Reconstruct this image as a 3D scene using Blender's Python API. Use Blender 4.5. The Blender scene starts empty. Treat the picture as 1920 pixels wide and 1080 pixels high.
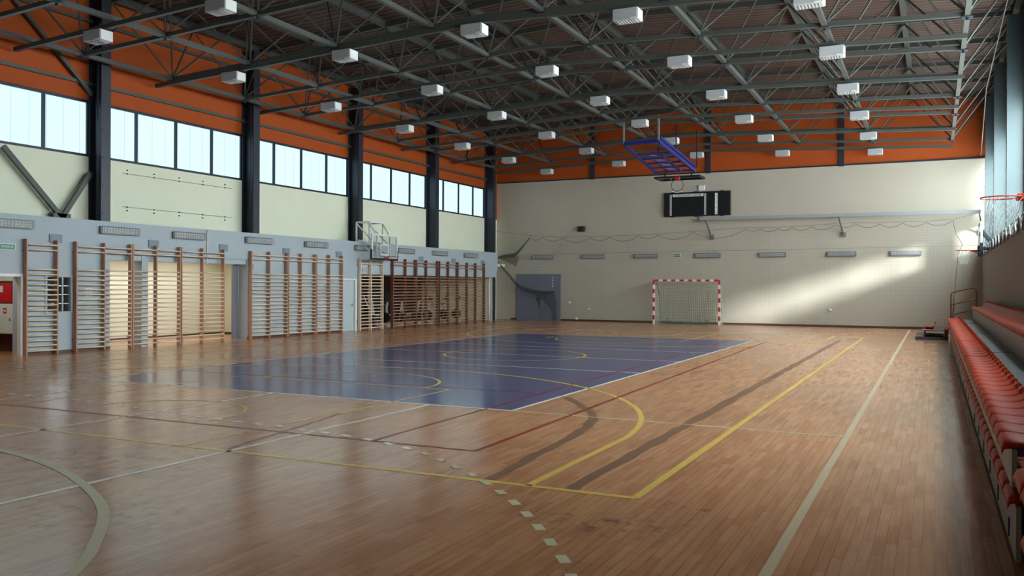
import bpy, math, random
from mathutils import Vector, Matrix
R = random.Random(7)
sc = bpy.context.scene
COL = sc.collection
PI = math.pi

# ------------------------------------------------------------------ materials
def nodes(name):
    m = bpy.data.materials.new(name); m.use_nodes = True
    nt = m.node_tree; nt.nodes.clear()
    out = nt.nodes.new('ShaderNodeOutputMaterial')
    return m, nt, out

def srgb(c):
    return tuple(((v/255)/12.92 if v/255 <= .04045 else ((v/255+.055)/1.055)**2.4) for v in c)

def mat(name, rgb, rough=.6, metal=0., var=.08, scale=3., bump=0., bscale=40., spec=.5, coat=0., alpha=1., stretch=(1, 1, 1)):
    m, nt, out = nodes(name)
    L = nt.links.new
    b = nt.nodes.new('ShaderNodeBsdfPrincipled')
    c = srgb(rgb)
    tc = nt.nodes.new('ShaderNodeTexCoord')
    mp = nt.nodes.new('ShaderNodeMapping'); mp.inputs['Scale'].default_value = stretch
    L(tc.outputs['Object'], mp.inputs[0])
    nz = nt.nodes.new('ShaderNodeTexNoise'); nz.inputs['Scale'].default_value = scale; nz.inputs['Detail'].default_value = 4
    L(mp.outputs[0], nz.inputs['Vector'])
    mx = nt.nodes.new('ShaderNodeMix'); mx.data_type = 'RGBA'
    mx.inputs['A'].default_value = tuple(v*(1-var) for v in c)+(1,)
    mx.inputs['B'].default_value = tuple(min(1, v*(1+var)) for v in c)+(1,)
    L(nz.outputs['Fac'], mx.inputs['Factor'])
    L(mx.outputs['Result'], b.inputs['Base Color'])
    b.inputs['Roughness'].default_value = rough
    b.inputs['Metallic'].default_value = metal
    b.inputs['Specular IOR Level'].default_value = spec
    b.inputs['Coat Weight'].default_value = coat
    b.inputs['Alpha'].default_value = alpha
    if bump:
        n2 = nt.nodes.new('ShaderNodeTexNoise'); n2.inputs['Scale'].default_value = bscale; n2.inputs['Detail'].default_value = 3
        L(tc.outputs['Object'], n2.inputs['Vector'])
        bp = nt.nodes.new('ShaderNodeBump'); bp.inputs['Strength'].default_value = bump; bp.inputs['Distance'].default_value = .02
        L(n2.outputs['Fac'], bp.inputs['Height']); L(bp.outputs[0], b.inputs['Normal'])
    L(b.outputs[0], out.inputs['Surface'])
    return m

def pane_mat(name, rgb, strength, clear=0.):
    # backlit translucent polycarbonate glazing; clear > 0 lets part of the outdoor light straight through
    m, nt, out = nodes(name); L = nt.links.new
    tc = nt.nodes.new('ShaderNodeTexCoord')
    sp = nt.nodes.new('ShaderNodeSeparateXYZ'); L(tc.outputs['Object'], sp.inputs[0])
    ml = nt.nodes.new('ShaderNodeMath'); ml.operation = 'MULTIPLY'; ml.inputs[1].default_value = 1/.486
    L(sp.outputs['Y'], ml.inputs[0])
    fr = nt.nodes.new('ShaderNodeMath'); fr.operation = 'FRACT'; L(ml.outputs[0], fr.inputs[0])
    lt = nt.nodes.new('ShaderNodeMath'); lt.operation = 'LESS_THAN'; lt.inputs[1].default_value = .05
    L(fr.outputs[0], lt.inputs[0])
    c = srgb(rgb)
    nz = nt.nodes.new('ShaderNodeTexNoise'); nz.inputs['Scale'].default_value = .6
    L(tc.outputs['Object'], nz.inputs['Vector'])
    m1 = nt.nodes.new('ShaderNodeMix'); m1.data_type = 'RGBA'
    m1.inputs['A'].default_value = tuple(v*.93 for v in c)+(1,); m1.inputs['B'].default_value = tuple(min(1, v*1.08) for v in c)+(1,)
    L(nz.outputs['Fac'], m1.inputs['Factor'])
    m2 = nt.nodes.new('ShaderNodeMix'); m2.data_type = 'RGBA'; m2.inputs['B'].default_value = tuple(v*.7 for v in c)+(1,)
    L(m1.outputs['Result'], m2.inputs['A']); L(lt.outputs[0], m2.inputs['Factor'])
    em = nt.nodes.new('ShaderNodeEmission'); em.inputs['Strength'].default_value = strength
    L(m2.outputs['Result'], em.inputs['Color'])
    if clear:
        tr = nt.nodes.new('ShaderNodeBsdfTransparent')
        ms = nt.nodes.new('ShaderNodeMixShader'); ms.inputs[0].default_value = clear
        L(em.outputs[0], ms.inputs[1]); L(tr.outputs[0], ms.inputs[2]); L(ms.outputs[0], out.inputs['Surface'])
    else:
        L(em.outputs[0], out.inputs['Surface'])
    return m

def glass_mat(name, tint=(.93, .96, .96), rough=.02, mix=.07):
    m, nt, out = nodes(name); L = nt.links.new
    tr = nt.nodes.new('ShaderNodeBsdfTransparent'); tr.inputs[0].default_value = tint+(1,)
    gl = nt.nodes.new('ShaderNodeBsdfGlossy'); gl.inputs['Roughness'].default_value = rough
    ms = nt.nodes.new('ShaderNodeMixShader'); ms.inputs[0].default_value = mix
    L(tr.outputs[0], ms.inputs[1]); L(gl.outputs[0], ms.inputs[2]); L(ms.outputs[0], out.inputs['Surface'])
    return m

def net_mat(name, rgb, cell, cover):
    # fine mesh netting: diagonal strands too thin to model one by one
    m, nt, out = nodes(name); L = nt.links.new
    tc = nt.nodes.new('ShaderNodeTexCoord')
    sp = nt.nodes.new('ShaderNodeSeparateXYZ'); L(tc.outputs['Object'], sp.inputs[0])
    def strand(axis):
        ml = nt.nodes.new('ShaderNodeMath'); ml.operation = 'MULTIPLY'; ml.inputs[1].default_value = 1/cell; L(sp.outputs[axis], ml.inputs[0])
        fr = nt.nodes.new('ShaderNodeMath'); fr.operation = 'FRACT'; L(ml.outputs[0], fr.inputs[0])
        lt = nt.nodes.new('ShaderNodeMath'); lt.operation = 'LESS_THAN'; lt.inputs[1].default_value = cover; L(fr.outputs[0], lt.inputs[0])
        return lt
    a, b = strand('X'), strand('Z')
    mxm = nt.nodes.new('ShaderNodeMath'); mxm.operation = 'MAXIMUM'; L(a.outputs[0], mxm.inputs[0]); L(b.outputs[0], mxm.inputs[1])
    tr = nt.nodes.new('ShaderNodeBsdfTransparent')
    df = nt.nodes.new('ShaderNodeBsdfDiffuse'); df.inputs[0].default_value = srgb(rgb)+(1,)
    ms = nt.nodes.new('ShaderNodeMixShader'); L(mxm.outputs[0], ms.inputs[0])
    L(tr.outputs[0], ms.inputs[1]); L(df.outputs[0], ms.inputs[2]); L(ms.outputs[0], out.inputs['Surface'])
    return m

def emit_mat(name, rgb, s):
    m, nt, out = nodes(name)
    e = nt.nodes.new('ShaderNodeEmission'); e.inputs[0].default_value = srgb(rgb)+(1,); e.inputs[1].default_value = s
    nt.links.new(e.outputs[0], out.inputs['Surface']); return m

def wood_floor():
    m, nt, out = nodes('parquet'); L = nt.links.new
    N = nt.nodes.new
    b = N('ShaderNodeBsdfPrincipled')
    tc = N('ShaderNodeTexCoord')
    mp = N('ShaderNodeMapping'); mp.inputs['Rotation'].default_value = (0, 0, PI/2); L(tc.outputs['Object'], mp.inputs[0])
    br = N('ShaderNodeTexBrick')
    br.inputs['Scale'].default_value = 1.; br.inputs['Brick Width'].default_value = .5; br.inputs['Row Height'].default_value = .075
    br.inputs['Mortar Size'].default_value = .0016; br.inputs['Mortar Smooth'].default_value = .3; br.inputs['Bias'].default_value = 0
    br.offset = .37; br.offset_frequency = 2
    br.inputs['Color1'].default_value = srgb((200, 146, 106))+(1,)
    br.inputs['Color2'].default_value = srgb((184, 126, 86))+(1,)
    br.inputs['Mortar'].default_value = srgb((104, 66, 44))+(1,)
    L(mp.outputs[0], br.inputs['Vector'])
    # grain along the boards
    mg = N('ShaderNodeMapping'); mg.inputs['Scale'].default_value = (26, 1.4, 1); L(tc.outputs['Object'], mg.inputs[0])
    ng = N('ShaderNodeTexNoise'); ng.inputs['Scale'].default_value = 1.; ng.inputs['Detail'].default_value = 5; L(mg.outputs[0], ng.inputs['Vector'])
    mx = N('ShaderNodeMix'); mx.data_type = 'RGBA'; mx.blend_type = 'OVERLAY'; mx.inputs['Factor'].default_value = .35
    L(br.outputs['Color'], mx.inputs['A']); L(ng.outputs['Fac'], mx.inputs['B'])
    # large scale board batches
    nb = N('ShaderNodeTexNoise'); nb.inputs['Scale'].default_value = .35; nb.inputs['Detail'].default_value = 3; L(tc.outputs['Object'], nb.inputs['Vector'])
    rb = N('ShaderNodeMapRange'); rb.inputs[1].default_value = .3; rb.inputs[2].default_value = .7; rb.inputs[3].default_value = .9; rb.inputs[4].default_value = 1.08
    L(nb.outputs['Fac'], rb.inputs[0])
    m3 = N('ShaderNodeMix'); m3.data_type = 'RGBA'; m3.blend_type = 'MULTIPLY'; m3.inputs['Factor'].default_value = 1
    cb = N('ShaderNodeCombineColor'); [L(rb.outputs[0], cb.inputs[i]) for i in range(3)]
    L(mx.outputs['Result'], m3.inputs['A']); L(cb.outputs[0], m3.inputs['B'])
    # worn smudges with their own place on the boards
    last = m3.outputs['Result']
    def smudge(cx, cy, rx, ry, amt, sc_, thr):
        nonlocal last
        mm = N('ShaderNodeMapping'); mm.vector_type = 'POINT'
        mm.inputs['Location'].default_value = (-cx/rx, -cy/ry, 0); mm.inputs['Scale'].default_value = (1/rx, 1/ry, 1)
        L(tc.outputs['Object'], mm.inputs[0])
        ln = N('ShaderNodeVectorMath'); ln.operation = 'LENGTH'; L(mm.outputs[0], ln.inputs[0])
        fall = N('ShaderNodeMapRange'); fall.inputs[1].default_value = 1; fall.inputs[2].default_value = .2; fall.inputs[3].default_value = 0; fall.inputs[4].default_value = 1
        L(ln.outputs['Value'], fall.inputs[0])
        ns = N('ShaderNodeTexNoise'); ns.inputs['Scale'].default_value = sc_; ns.inputs['Detail'].default_value = 6; ns.inputs['Roughness'].default_value = .65
        L(tc.outputs['Object'], ns.inputs['Vector'])
        rm = N('ShaderNodeMapRange'); rm.inputs[1].default_value = thr; rm.inputs[2].default_value = thr+.12; rm.inputs[3].default_value = 0; rm.inputs[4].default_value = amt
        L(ns.outputs['Fac'], rm.inputs[0])
        pr = N('ShaderNodeMath'); pr.operation = 'MULTIPLY'; L(fall.outputs[0], pr.inputs[0]); L(rm.outputs[0], pr.inputs[1])
        q = N('ShaderNodeMix'); q.data_type = 'RGBA'; q.inputs['B'].default_value = srgb((84, 66, 60))+(1,)
        L(last, q.inputs['A']); L(pr.outputs[0], q.inputs['Factor']); last = q.outputs['Result']
    smudge(-2.3, -4.9, 2.2, 1.3, .6, 5., .5)
    smudge(-.4, -6.3, 1.3, 1.0, .6, 7., .52)
    smudge(-3.6, -2.9, 1.2, .7, .5, 6., .5)
    smudge(3.2, -4.9, .7, .5, .8, 7., .5)
    smudge(3.6, -4.2, .5, .3, .7, 9., .55)
    
    L(last, b.inputs['Base Color'])
    rr = N('ShaderNodeMapRange'); rr.inputs[3].default_value = .13; rr.inputs[4].default_value = .30; L(nb.outputs['Fac'], rr.inputs[0])
    L(rr.outputs[0], b.inputs['Roughness'])
    b.inputs['Specular IOR Level'].default_value = .55
    bp = N('ShaderNodeBump'); bp.inputs['Strength'].default_value = .05; bp.inputs['Distance'].default_value = .0008
    L(br.outputs['Fac'], bp.inputs['Height']); bp.invert = True
    n3 = N('ShaderNodeTexNoise'); n3.inputs['Scale'].default_value = 2.2
    mg2 = N('ShaderNodeMapping'); mg2.inputs['Scale'].default_value = (4, .6, 1); L(tc.outputs['Object'], mg2.inputs[0]); L(mg2.outputs[0], n3.inputs['Vector'])
    bp2 = N('ShaderNodeBump'); bp2.inputs['Strength'].default_value = .15; bp2.inputs['Distance'].default_value = .01
    L(n3.outputs['Fac'], bp2.inputs['Height']); L(bp.outputs[0], bp2.inputs['Normal']); L(bp2.outputs[0], b.inputs['Normal'])
    L(b.outputs[0], out.inputs['Surface'])
    return m

M = dict(
    wood=wood_floor(),
    blue=mat('court_blue_paint', (58, 64, 122), .17, var=.12, scale=.8, spec=.55),
    white_line=mat('white_line_paint', (242, 238, 230), .3, var=.05),
    pale_line=mat('faded_line_paint', (206, 188, 156), .3, var=.08),
    cream_line=mat('cream_tape', (204, 194, 162), .4, var=.05),
    yellow=mat('yellow_line_paint', (224, 190, 92), .3, var=.06),
    red_line=mat('red_line_paint', (150, 44, 40), .3, var=.06),
    scar=mat('sanded_line_scar', (130, 96, 72), .35, var=.35, scale=9),
    cream=mat('cream_wall', (232, 236, 214), .75, var=.04, scale=1.2, bump=.15, bscale=30),
    far_cream=mat('far_plaster', (184, 177, 163), .8, var=.05, scale=.8, bump=.35, bscale=22),
    orange=mat('orange_cladding', (168, 71, 1), .75, var=.05),
    grey=mat('grey_blue_wall', (170, 182, 192), .55, var=.03),
    grey_r=mat('grey_block_wall', (134, 130, 124), .7, var=.06, bump=.1),
    dark_steel=mat('dark_column_paint', (46, 52, 64), .4, .2, var=.12, scale=2),
    window_lit_steel=mat('window_lit_column_paint', (84, 98, 102), .45, .2, var=.1, scale=2),  # lighter than dark_steel: window light put into the seating-side column colour
    steel=mat('roof_steel_paint', (74, 78, 75), .5, .15, var=.1),
    deck=mat('roof_deck_sheet', (92, 74, 66), .6, .2, var=.14, scale=.5),
    frame=mat('window_frame', (30, 38, 54), .45, .1),
    base=mat('brown_baseboard', (86, 58, 42), .5),
    lamp_white=mat('lamp_housing_white', (172, 175, 180), .4),
    lens=mat('lamp_louvre', (178, 180, 182), .3, .2),
    cage=mat('cage_wire_grey', (120, 124, 126), .45, .4),
    tube=mat('lamp_tube', (236, 238, 236), .25),
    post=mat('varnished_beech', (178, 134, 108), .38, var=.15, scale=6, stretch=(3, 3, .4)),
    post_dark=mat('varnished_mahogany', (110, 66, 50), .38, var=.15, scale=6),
    rung=mat('beech_rung', (234, 214, 192), .4, var=.1),
    vent=mat('vent_grey', (128, 140, 152), .5),
    black=mat('black_plastic', (24, 24, 26), .45),
    board=mat('scoreboard_black', (20, 21, 24), .4),
    white=mat('white_paint', (226, 228, 228), .4),
    door=mat('grey_door', (118, 124, 140), .4, var=.04),
    doorlight=mat('pale_blue_door', (182, 196, 204), .45),
    green=mat('exit_green', (20, 130, 100), .4),
    red=mat('signal_red', (190, 28, 30), .35),
    seat=mat('orange_red_seat', (186, 48, 2), .45, var=.06, spec=.2),
    panel=mat('bleacher_panel', (158, 152, 144), .5, var=.06),
    plat=mat('bleacher_deck', (70, 74, 78), .45, var=.1, scale=5),
    alu=mat('aluminium', (190, 194, 196), .3, .7),
    under=mat('bleacher_dark_frame', (34, 34, 36), .6),
    blueframe=mat('blue_hoop_frame', (26, 38, 110), .4),
    rim=mat('orange_rim', (206, 66, 36), .35),
    net=mat('white_cord', (226, 226, 222), .7),
    gnet=mat('goal_cord', (196, 204, 188), .7),
    teal=mat('teal_cord', (60, 140, 128), .7),
    dcord=mat('dark_cord', (66, 66, 66), .7), pcord=mat('pale_cord', (112, 112, 106), .7),
    brass=mat('rail_brown', (120, 82, 50), .4, .4),
    glass=glass_mat('backboard_acrylic'),
    winglass=glass_mat('small_window_glass', (.6, .68, .7), .03, .3),
    netting=net_mat('netting_mesh', (120, 120, 116), .11, .022),
    netbundle=net_mat('netting_bundle', (64, 66, 70), .03, .3),
    paneL=pane_mat('polycarbonate_pane', (200, 236, 252), .68),
    paneR=pane_mat('bright_glazing_pane', (226, 238, 238), 9.),
    paneC=pane_mat('clear_glazing_pane', (214, 238, 236), 5., .75),
    recess=mat('recess_cream', (224, 222, 200), .7, var=.03),
    brown=mat('brown_panel', (84, 52, 38), .5),
    cabwhite=mat('cabinet_white', (206, 212, 206), .35),
    goalred=mat('goal_red', (196, 44, 46), .35),
    goalwhite=mat('goal_white', (232, 228, 224), .35),
    beamgrey=mat('rail_beam_grey', (150, 156, 162), .4),
    gymgrey=mat('machine_grey', (190, 190, 188), .4),
)

# ------------------------------------------------------------------ mesh builder
class MB:
    def __init__(s): s.v = []; s.f = []; s.m = []; s.mi = 0
    def add(s, vs, fs):
        n = len(s.v); s.v += [tuple(v) for v in vs]
        for f in fs: s.f.append(tuple(n+i for i in f)); s.m.append(s.mi)
    def box(s, x0, x1, y0, y1, z0, z1):
        s.add([(x0, y0, z0), (x1, y0, z0), (x1, y1, z0), (x0, y1, z0), (x0, y0, z1), (x1, y0, z1), (x1, y1, z1), (x0, y1, z1)],
              [(3, 2, 1, 0), (4, 5, 6, 7), (0, 1, 5, 4), (1, 2, 6, 5), (2, 3, 7, 6), (3, 0, 4, 7)]); return s
    def bbox(s, x0, x1, y0, y1, z0, z1, b):
        # box with all edges chamfered by b
        X, Y, Z = (x0, x1), (y0, y1), (z0, z1); vs = []; idx = {}
        for i in (0, 1):
            for j in (0, 1):
                for k in (0, 1):
                    sx, sy, sz = (b if i == 0 else -b), (b if j == 0 else -b), (b if k == 0 else -b)
                    idx[i, j, k, 0] = len(vs); vs.append((X[i], Y[j]+sy, Z[k]+sz))
                    idx[i, j, k, 1] = len(vs); vs.append((X[i]+sx, Y[j], Z[k]+sz))
                    idx[i, j, k, 2] = len(vs); vs.append((X[i]+sx, Y[j]+sy, Z[k]))
        fs = []
        for i in (0, 1):
            q = [idx[i, 0, 0, 0], idx[i, 1, 0, 0], idx[i, 1, 1, 0], idx[i, 0, 1, 0]]; fs.append(q if i else q[::-1])
            q = [idx[0, i, 0, 1], idx[1, i, 0, 1], idx[1, i, 1, 1], idx[0, i, 1, 1]]; fs.append(q[::-1] if i else q)
            q = [idx[0, 0, i, 2], idx[1, 0, i, 2], idx[1, 1, i, 2], idx[0, 1, i, 2]]; fs.append(q if i else q[::-1])
        for i in (0, 1):
            for j in (0, 1):
                fs.append([idx[i, j, 0, 0], idx[i, j, 1, 0], idx[i, j, 1, 1], idx[i, j, 0, 1]])
                fs.append([idx[i, 0, j, 0], idx[i, 1, j, 0], idx[i, 1, j, 2], idx[i, 0, j, 2]])
                fs.append([idx[0, i, j, 1], idx[1, i, j, 1], idx[1, i, j, 2], idx[0, i, j, 2]])
                for k in (0, 1): fs.append([idx[i, j, k, 0], idx[i, j, k, 1], idx[i, j, k, 2]])
        s.add(vs, fs); return s
    def tube(s, p, q, r, n=6, r2=None):
        p, q = Vector(p), Vector(q); d = (q-p)
        if d.length < 1e-6: return s
        d.normalize(); a = d.orthogonal().normalized(); b = d.cross(a); r2 = r if r2 is None else r2
        vs = [];
        for c, rr in ((p, r), (q, r2)):
            for i in range(n):
                t = 2*PI*i/n; vs.append(c+a*math.cos(t)*rr+b*math.sin(t)*rr)
        s.add(vs, [(i, (i+1) % n, n+(i+1) % n, n+i) for i in range(n)]+[tuple(range(n))[::-1], tuple(range(n, 2*n))]); return s
    def path(s, pts, r, n=6, closed=False):
        pts = [Vector(p) for p in pts]; k = len(pts); vs = []; up = None
        for i, p in enumerate(pts):
            t = (pts[(i+1) % k]-pts[i-1]) if closed or 0 < i < k-1 else (pts[1]-pts[0] if i == 0 else pts[-1]-pts[-2])
            t.normalize()
            if up is None: up = t.orthogonal().normalized()
            a = (up-t*up.dot(t)).normalized(); up = a; b = t.cross(a)
            for j in range(n): vs.append(p+a*math.cos(2*PI*j/n)*r+b*math.sin(2*PI*j/n)*r)
        fs = []
        for i in range(k if closed else k-1):
            o, o2 = i*n, ((i+1) % k)*n
            for j in range(n): fs.append((o+j, o+(j+1) % n, o2+(j+1) % n, o2+j))
        if not closed: fs += [tuple(range(n))[::-1], tuple(range((k-1)*n, k*n))]
        s.add(vs, fs); return s
    def bar(s, p, q, w, h, up=(0, 0, 1)):
        # rectangular bar from p to q, w sideways, h along up
        p, q = Vector(p), Vector(q); d = (q-p).normalized(); u = Vector(up); u = (u-d*u.dot(d))
        if u.length < 1e-4: u = d.orthogonal()
        u.normalize(); a = d.cross(u)
        vs = [c+a*sx*w/2+u*sz*h/2 for c in (p, q) for sx, sz in ((-1, -1), (1, -1), (1, 1), (-1, 1))]
        s.add(vs, [(0, 1, 2, 3), (7, 6, 5, 4), (0, 4, 5, 1), (1, 5, 6, 2), (2, 6, 7, 3), (3, 7, 4, 0)]); return s
    def prof(s, pts, y0, y1, ax='y'):
        # closed profile (a, z) extruded along y (ax='y': a is x) or x (ax='x': a is y)
        n = len(pts)
        mk = (lambda a, z, t: (a, t, z)) if ax == 'y' else (lambda a, z, t: (t, a, z))
        s.add([mk(a, z, t) for t in (y0, y1) for a, z in pts],
              [(i, (i+1) % n, n+(i+1) % n, n+i) for i in range(n)]+[tuple(range(n))[::-1], tuple(range(n, 2*n))]); return s
    def build(s, name, m, parent=None, smooth=False):
        me = bpy.data.meshes.new(name); me.from_pydata(s.v, [], s.f); me.update()
        ms = m if isinstance(m, list) else [m]
        for k in ms: me.materials.append(k)
        if len(ms) > 1: me.polygons.foreach_set('material_index', s.m)
        if smooth: me.polygons.foreach_set('use_smooth', [True]*len(me.polygons))
        import bmesh
        bm = bmesh.new(); bm.from_mesh(me); bmesh.ops.recalc_face_normals(bm, faces=bm.faces); bm.to_mesh(me); bm.free()
        o = bpy.data.objects.new(name, me); COL.objects.link(o)
        if parent is not None: o.parent = parent
        return o

def tag(o, label=None, cat=None, group=None, kind=None):
    if label: o['label'] = label
    if cat: o['category'] = cat
    if group: o['group'] = group
    if kind: o['kind'] = kind
    return o
def empty(name, loc=(0, 0, 0), label=None, cat=None, group=None, kind=None, rz=0.):
    o = bpy.data.objects.new(name, None); COL.objects.link(o); o.location = loc; o.rotation_euler.z = rz
    o.empty_display_size = .2
    return tag(o, label, cat, group, kind)
KIDS = {}
def copy_tree(o, parent=None, kids=None):
    c = o.copy(); COL.objects.link(c); c.parent = parent
    for ch in [x for x in bpy.data.objects if x.parent == o]: copy_tree(ch, c)
    return c
def struct(mb, name, m, parent=None):
    o = mb.build(name, m, parent)
    if parent is None: o['kind'] = 'structure'
    return o
def text(body, name, size, m, parent, loc, rot, depth=.004, align='CENTER'):
    cu = bpy.data.curves.new(name, 'FONT'); cu.body = body; cu.size = size; cu.extrude = depth; cu.align_x = align; cu.align_y = 'CENTER'
    cu.materials.append(m); t = bpy.data.objects.new(name+'_tmp', cu); COL.objects.link(t); me = bpy.data.meshes.new_from_object(t.evaluated_get(bpy.context.evaluated_depsgraph_get())); bpy.data.objects.remove(t); o = bpy.data.objects.new(name, me); COL.objects.link(o); o.parent = parent; o.location = loc; o.rotation_euler = rot
    return o
ORD = ['first', 'second', 'third', 'fourth', 'fifth', 'sixth', 'seventh', 'eighth', 'ninth', 'tenth', 'eleventh', 'twelfth', 'thirteenth']

# ------------------------------------------------------------------ layout constants
XW, XC, XG = -15.45, -14.95, -14.61      # upper wall, column face, grey lower wall face
XR, XRW = 7.1, 7.6                        # lower wall face and upper wall on the seating side
YF, YB = 29.9, -16.6
COLY = [5.45+5.83*k for k in range(-3, 4)]+[28.62]
XM = -4.33
def zb(x): return 8.18-.047*abs(x-XM)     # bottom chord level
def zt(x): return 10.13-.047*abs(x-XM)
def zr(x): return 8.06-.047*abs(x-XM)     # lighting rails

# ------------------------------------------------------------------ floor with its painted lines
fl = MB()
fl.add([(-19.5, YB-.2, 0), (XRW+.3, YB-.2, 0), (XRW+.3, YF+.3, 0), (-19.5, YF+.3, 0), (-19.5, YB-.2, -.3), (XRW+.3, YB-.2, -.3), (XRW+.3, YF+.3, -.3), (-19.5, YF+.3, -.3)],
       [(0, 1, 2, 3), (7, 6, 5, 4), (0, 4, 5, 1), (1, 5, 6, 2), (2, 6, 7, 3), (3, 7, 4, 0)])
def quad(x0, x1, y0, y1, z, mi):
    fl.mi = mi; fl.add([(x0, y0, z), (x1, y0, z), (x1, y1, z), (x0, y1, z)], [(0, 1, 2, 3)])
def line(pts, w, z, mi, jag=0):
    fl.mi = mi; vs = []; k = len(pts)
    for i, (x, y) in enumerate(pts):
        a = pts[max(i-1, 0)]; b = pts[min(i+1, k-1)]
        dx, dy = b[0]-a[0], b[1]-a[1]; l = math.hypot(dx, dy); nx, ny = -dy/l*w/2, dx/l*w/2
        j = 1+R.uniform(-jag, jag); j2 = 1+R.uniform(-jag, jag)
        vs += [(x+nx*j, y+ny*j, z), (x-nx*j2, y-ny*j2, z)]
    fl.add(vs, [(2*i, 2*i+1, 2*i+3, 2*i+2) for i in range(k-1)])
def arc(cx, cy, r, a0, a1, n=40): return [(cx+r*math.cos(math.radians(a0+(a1-a0)*i/n)), cy+r*math.sin(math.radians(a0+(a1-a0)*i/n))) for i in range(n+1)]
def smooth(pts, n=8):
    out = []
    P = [pts[0]]+list(pts)+[pts[-1]]
    for i in range(1, len(P)-2):
        for k in range(n):
            t = k/n; a, b, c, d = P[i-1], P[i], P[i+1], P[i+2]
            out.append(tuple(.5*((2*b[j])+(-a[j]+c[j])*t+(2*a[j]-5*b[j]+4*c[j]-d[j])*t*t+(-a[j]+3*b[j]-3*c[j]+d[j])*t**3) for j in (0, 1)))
    return out+[pts[-1]]
W = 8.63
quad(-W, 0, 0, 18, .0010, 1)
Z1, Z2, Z3 = .0016, .0022, .0028
# scars of removed lines (6) below the paint
line(smooth([(1.72, -3.98), (1.62, -2.81), (1.54, -1.61), (1.38, -.59), (1.15, .12), (.7, .9), (.1, 1.75)], 10), .13, .0012, 6, .35)
line([(2.5, -4.0+i*.25) for i in range(95)], .15, .0012, 6, .3)
line(smooth([(-1.4, -4.1), (-1.73, -2.46), (-1.95, -1.31), (-2.13, -.31)], 8), .05, .0012, 6, .4)
# volleyball court, white
for y in (0, 6, 9, 12, 18): line([(-W, y), (0, y)], .055 if y else .07, Z2, 2)
for x in (-W, 0): line([(x, 0), (x, 18)], .06, Z2, 2)
line([(0, .0), (4.4, -.1)], .05, Z1, 3); line([(-12.4, 0), (-W, 0)], .05, Z1, 3)
# handball side line and outer lines
line([(4.4, -16), (4.4, 29)], .07, Z1, 3)
line([(-12.9, -16), (-12.9, 29)], .06, Z1, 3)
for x in (-1.34, -4.28, -7.35): line([(x, -16), (x, -.03)], .062, Z2, 2)
# yellow basketball court and its markings
YC = -4.3
def bball(y0, s):
    f = lambda pts: [(x, y0+s*(y+4.05)) for x, y in pts]
    line(f([(-11.7, -4.05), (3.1, -4.05)]), .075, Z2, 5)
    line(f([(-2.0, -4.05), (-2.0, 1.74), (-6.62, 1.74), (-6.62, -4.05)][:2]), .05, Z2, 5)
    line(f([(-6.62, 1.74), (-6.62, -4.05)]), .05, Z2, 5); line(f([(-6.62, 1.74), (-2.0, 1.74)]), .05, Z2, 5)
    line(f(arc(YC, 1.74, 1.8, 0, 180)), .06, Z2, 5)
    line(f(arc(YC, -2.45, 1.25, -10, 190)), .055, Z2, 5)
    pts = arc(YC, -1.78, 6.43, 4, 176, 60)
    line(f([(2.12, -4.05)]+pts+[(-10.72, -4.05)]), .075, Z2, 5)
bball(-4.05, 1); bball(22.05, -1)
line([(3.1, -4.05), (3.1, 22.05)], .075, Z3, 5); line([(-11.7, -4.05), (-11.7, 22.05)], .06, Z3, 5)
line(arc(YC, 9, 1.8, 0, 360, 70), .065, Z3, 5)
quad(-2.05, -1.93, -1.35, -.55, Z3, 5)
# red badminton lines
line([(.96, -2.86), (.46, 18)], .055, Z3, 7); line([(-9.6, -2.86), (.96, -2.86)], .05, Z3, 7)
line([(-.36, -2.86), (-.7, 18)], .045, Z3, 7); line([(-8.9, 2.0), (-.45, 2.0)], .035, Z3, 7)
# goal area arc and dashed free-throw line of the near goal
line(smooth([(-9.6, -10), (-9.2, -7.6), (-7.6, -5.75), (-5.9, -5.15), (-4.3, -5.08), (-3.47, -5.12), (-2.79, -5.24), (-1.95, -5.51), (-1.18, -5.86), (-.59, -6.2), (-.2, -6.5), (.2, -6.88), (.5, -7.2), (.9, -7.8), (1.3, -8.8), (1.5, -10)], 8), .085, Z3+.0004, 4)
dash = smooth([(-9.3, -2.5), (-7.8, -2.06), (-6.6, -2.05), (-5.4, -2.15), (-4.0, -2.35), (-2.9, -2.5), (-1.7, -2.6), (-.7, -2.75), (-.03, -2.95), (.56, -3.22), (1.31, -3.76), (1.87, -4.23), (2.35, -4.72), (2.74, -5.2), (3.05, -5.62), (3.31, -6.0), (3.6, -6.6), (3.8, -7.2)], 12)
acc = 0.; cur = []
for a, b in zip(dash, dash[1:]):
    n = 6
    for i in range(n):
        p = (a[0]+(b[0]-a[0])*i/n, a[1]+(b[1]-a[1])*i/n)
        if (acc % .37) < .17: cur.append(p)
        else:
            if len(cur) > 2: line(cur, .075, Z3+.0002, 2 if cur[0][0] < .5 else 4)
            cur = []
        acc += math.hypot(b[0]-a[0], b[1]-a[1])/n
# far goal area arc
0 and line([(x, 29-(y+11.05)) for x, y in smooth([(-10.3, -11), (-9.2, -7.6), (-7.6, -5.75), (-5.9, -5.15), (-2.79, -5.24), (-1.0, -5.95), (.5, -7.2), (1.3, -8.8), (1.7, -11)], 8)], .07, Z3+.0004, 4)
floor = fl.build('floor', [M['wood'], M['blue'], M['white_line'], M['pale_line'], M['cream_line'], M['yellow'], M['scar'], M['red_line']])
floor['kind'] = 'structure'

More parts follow.
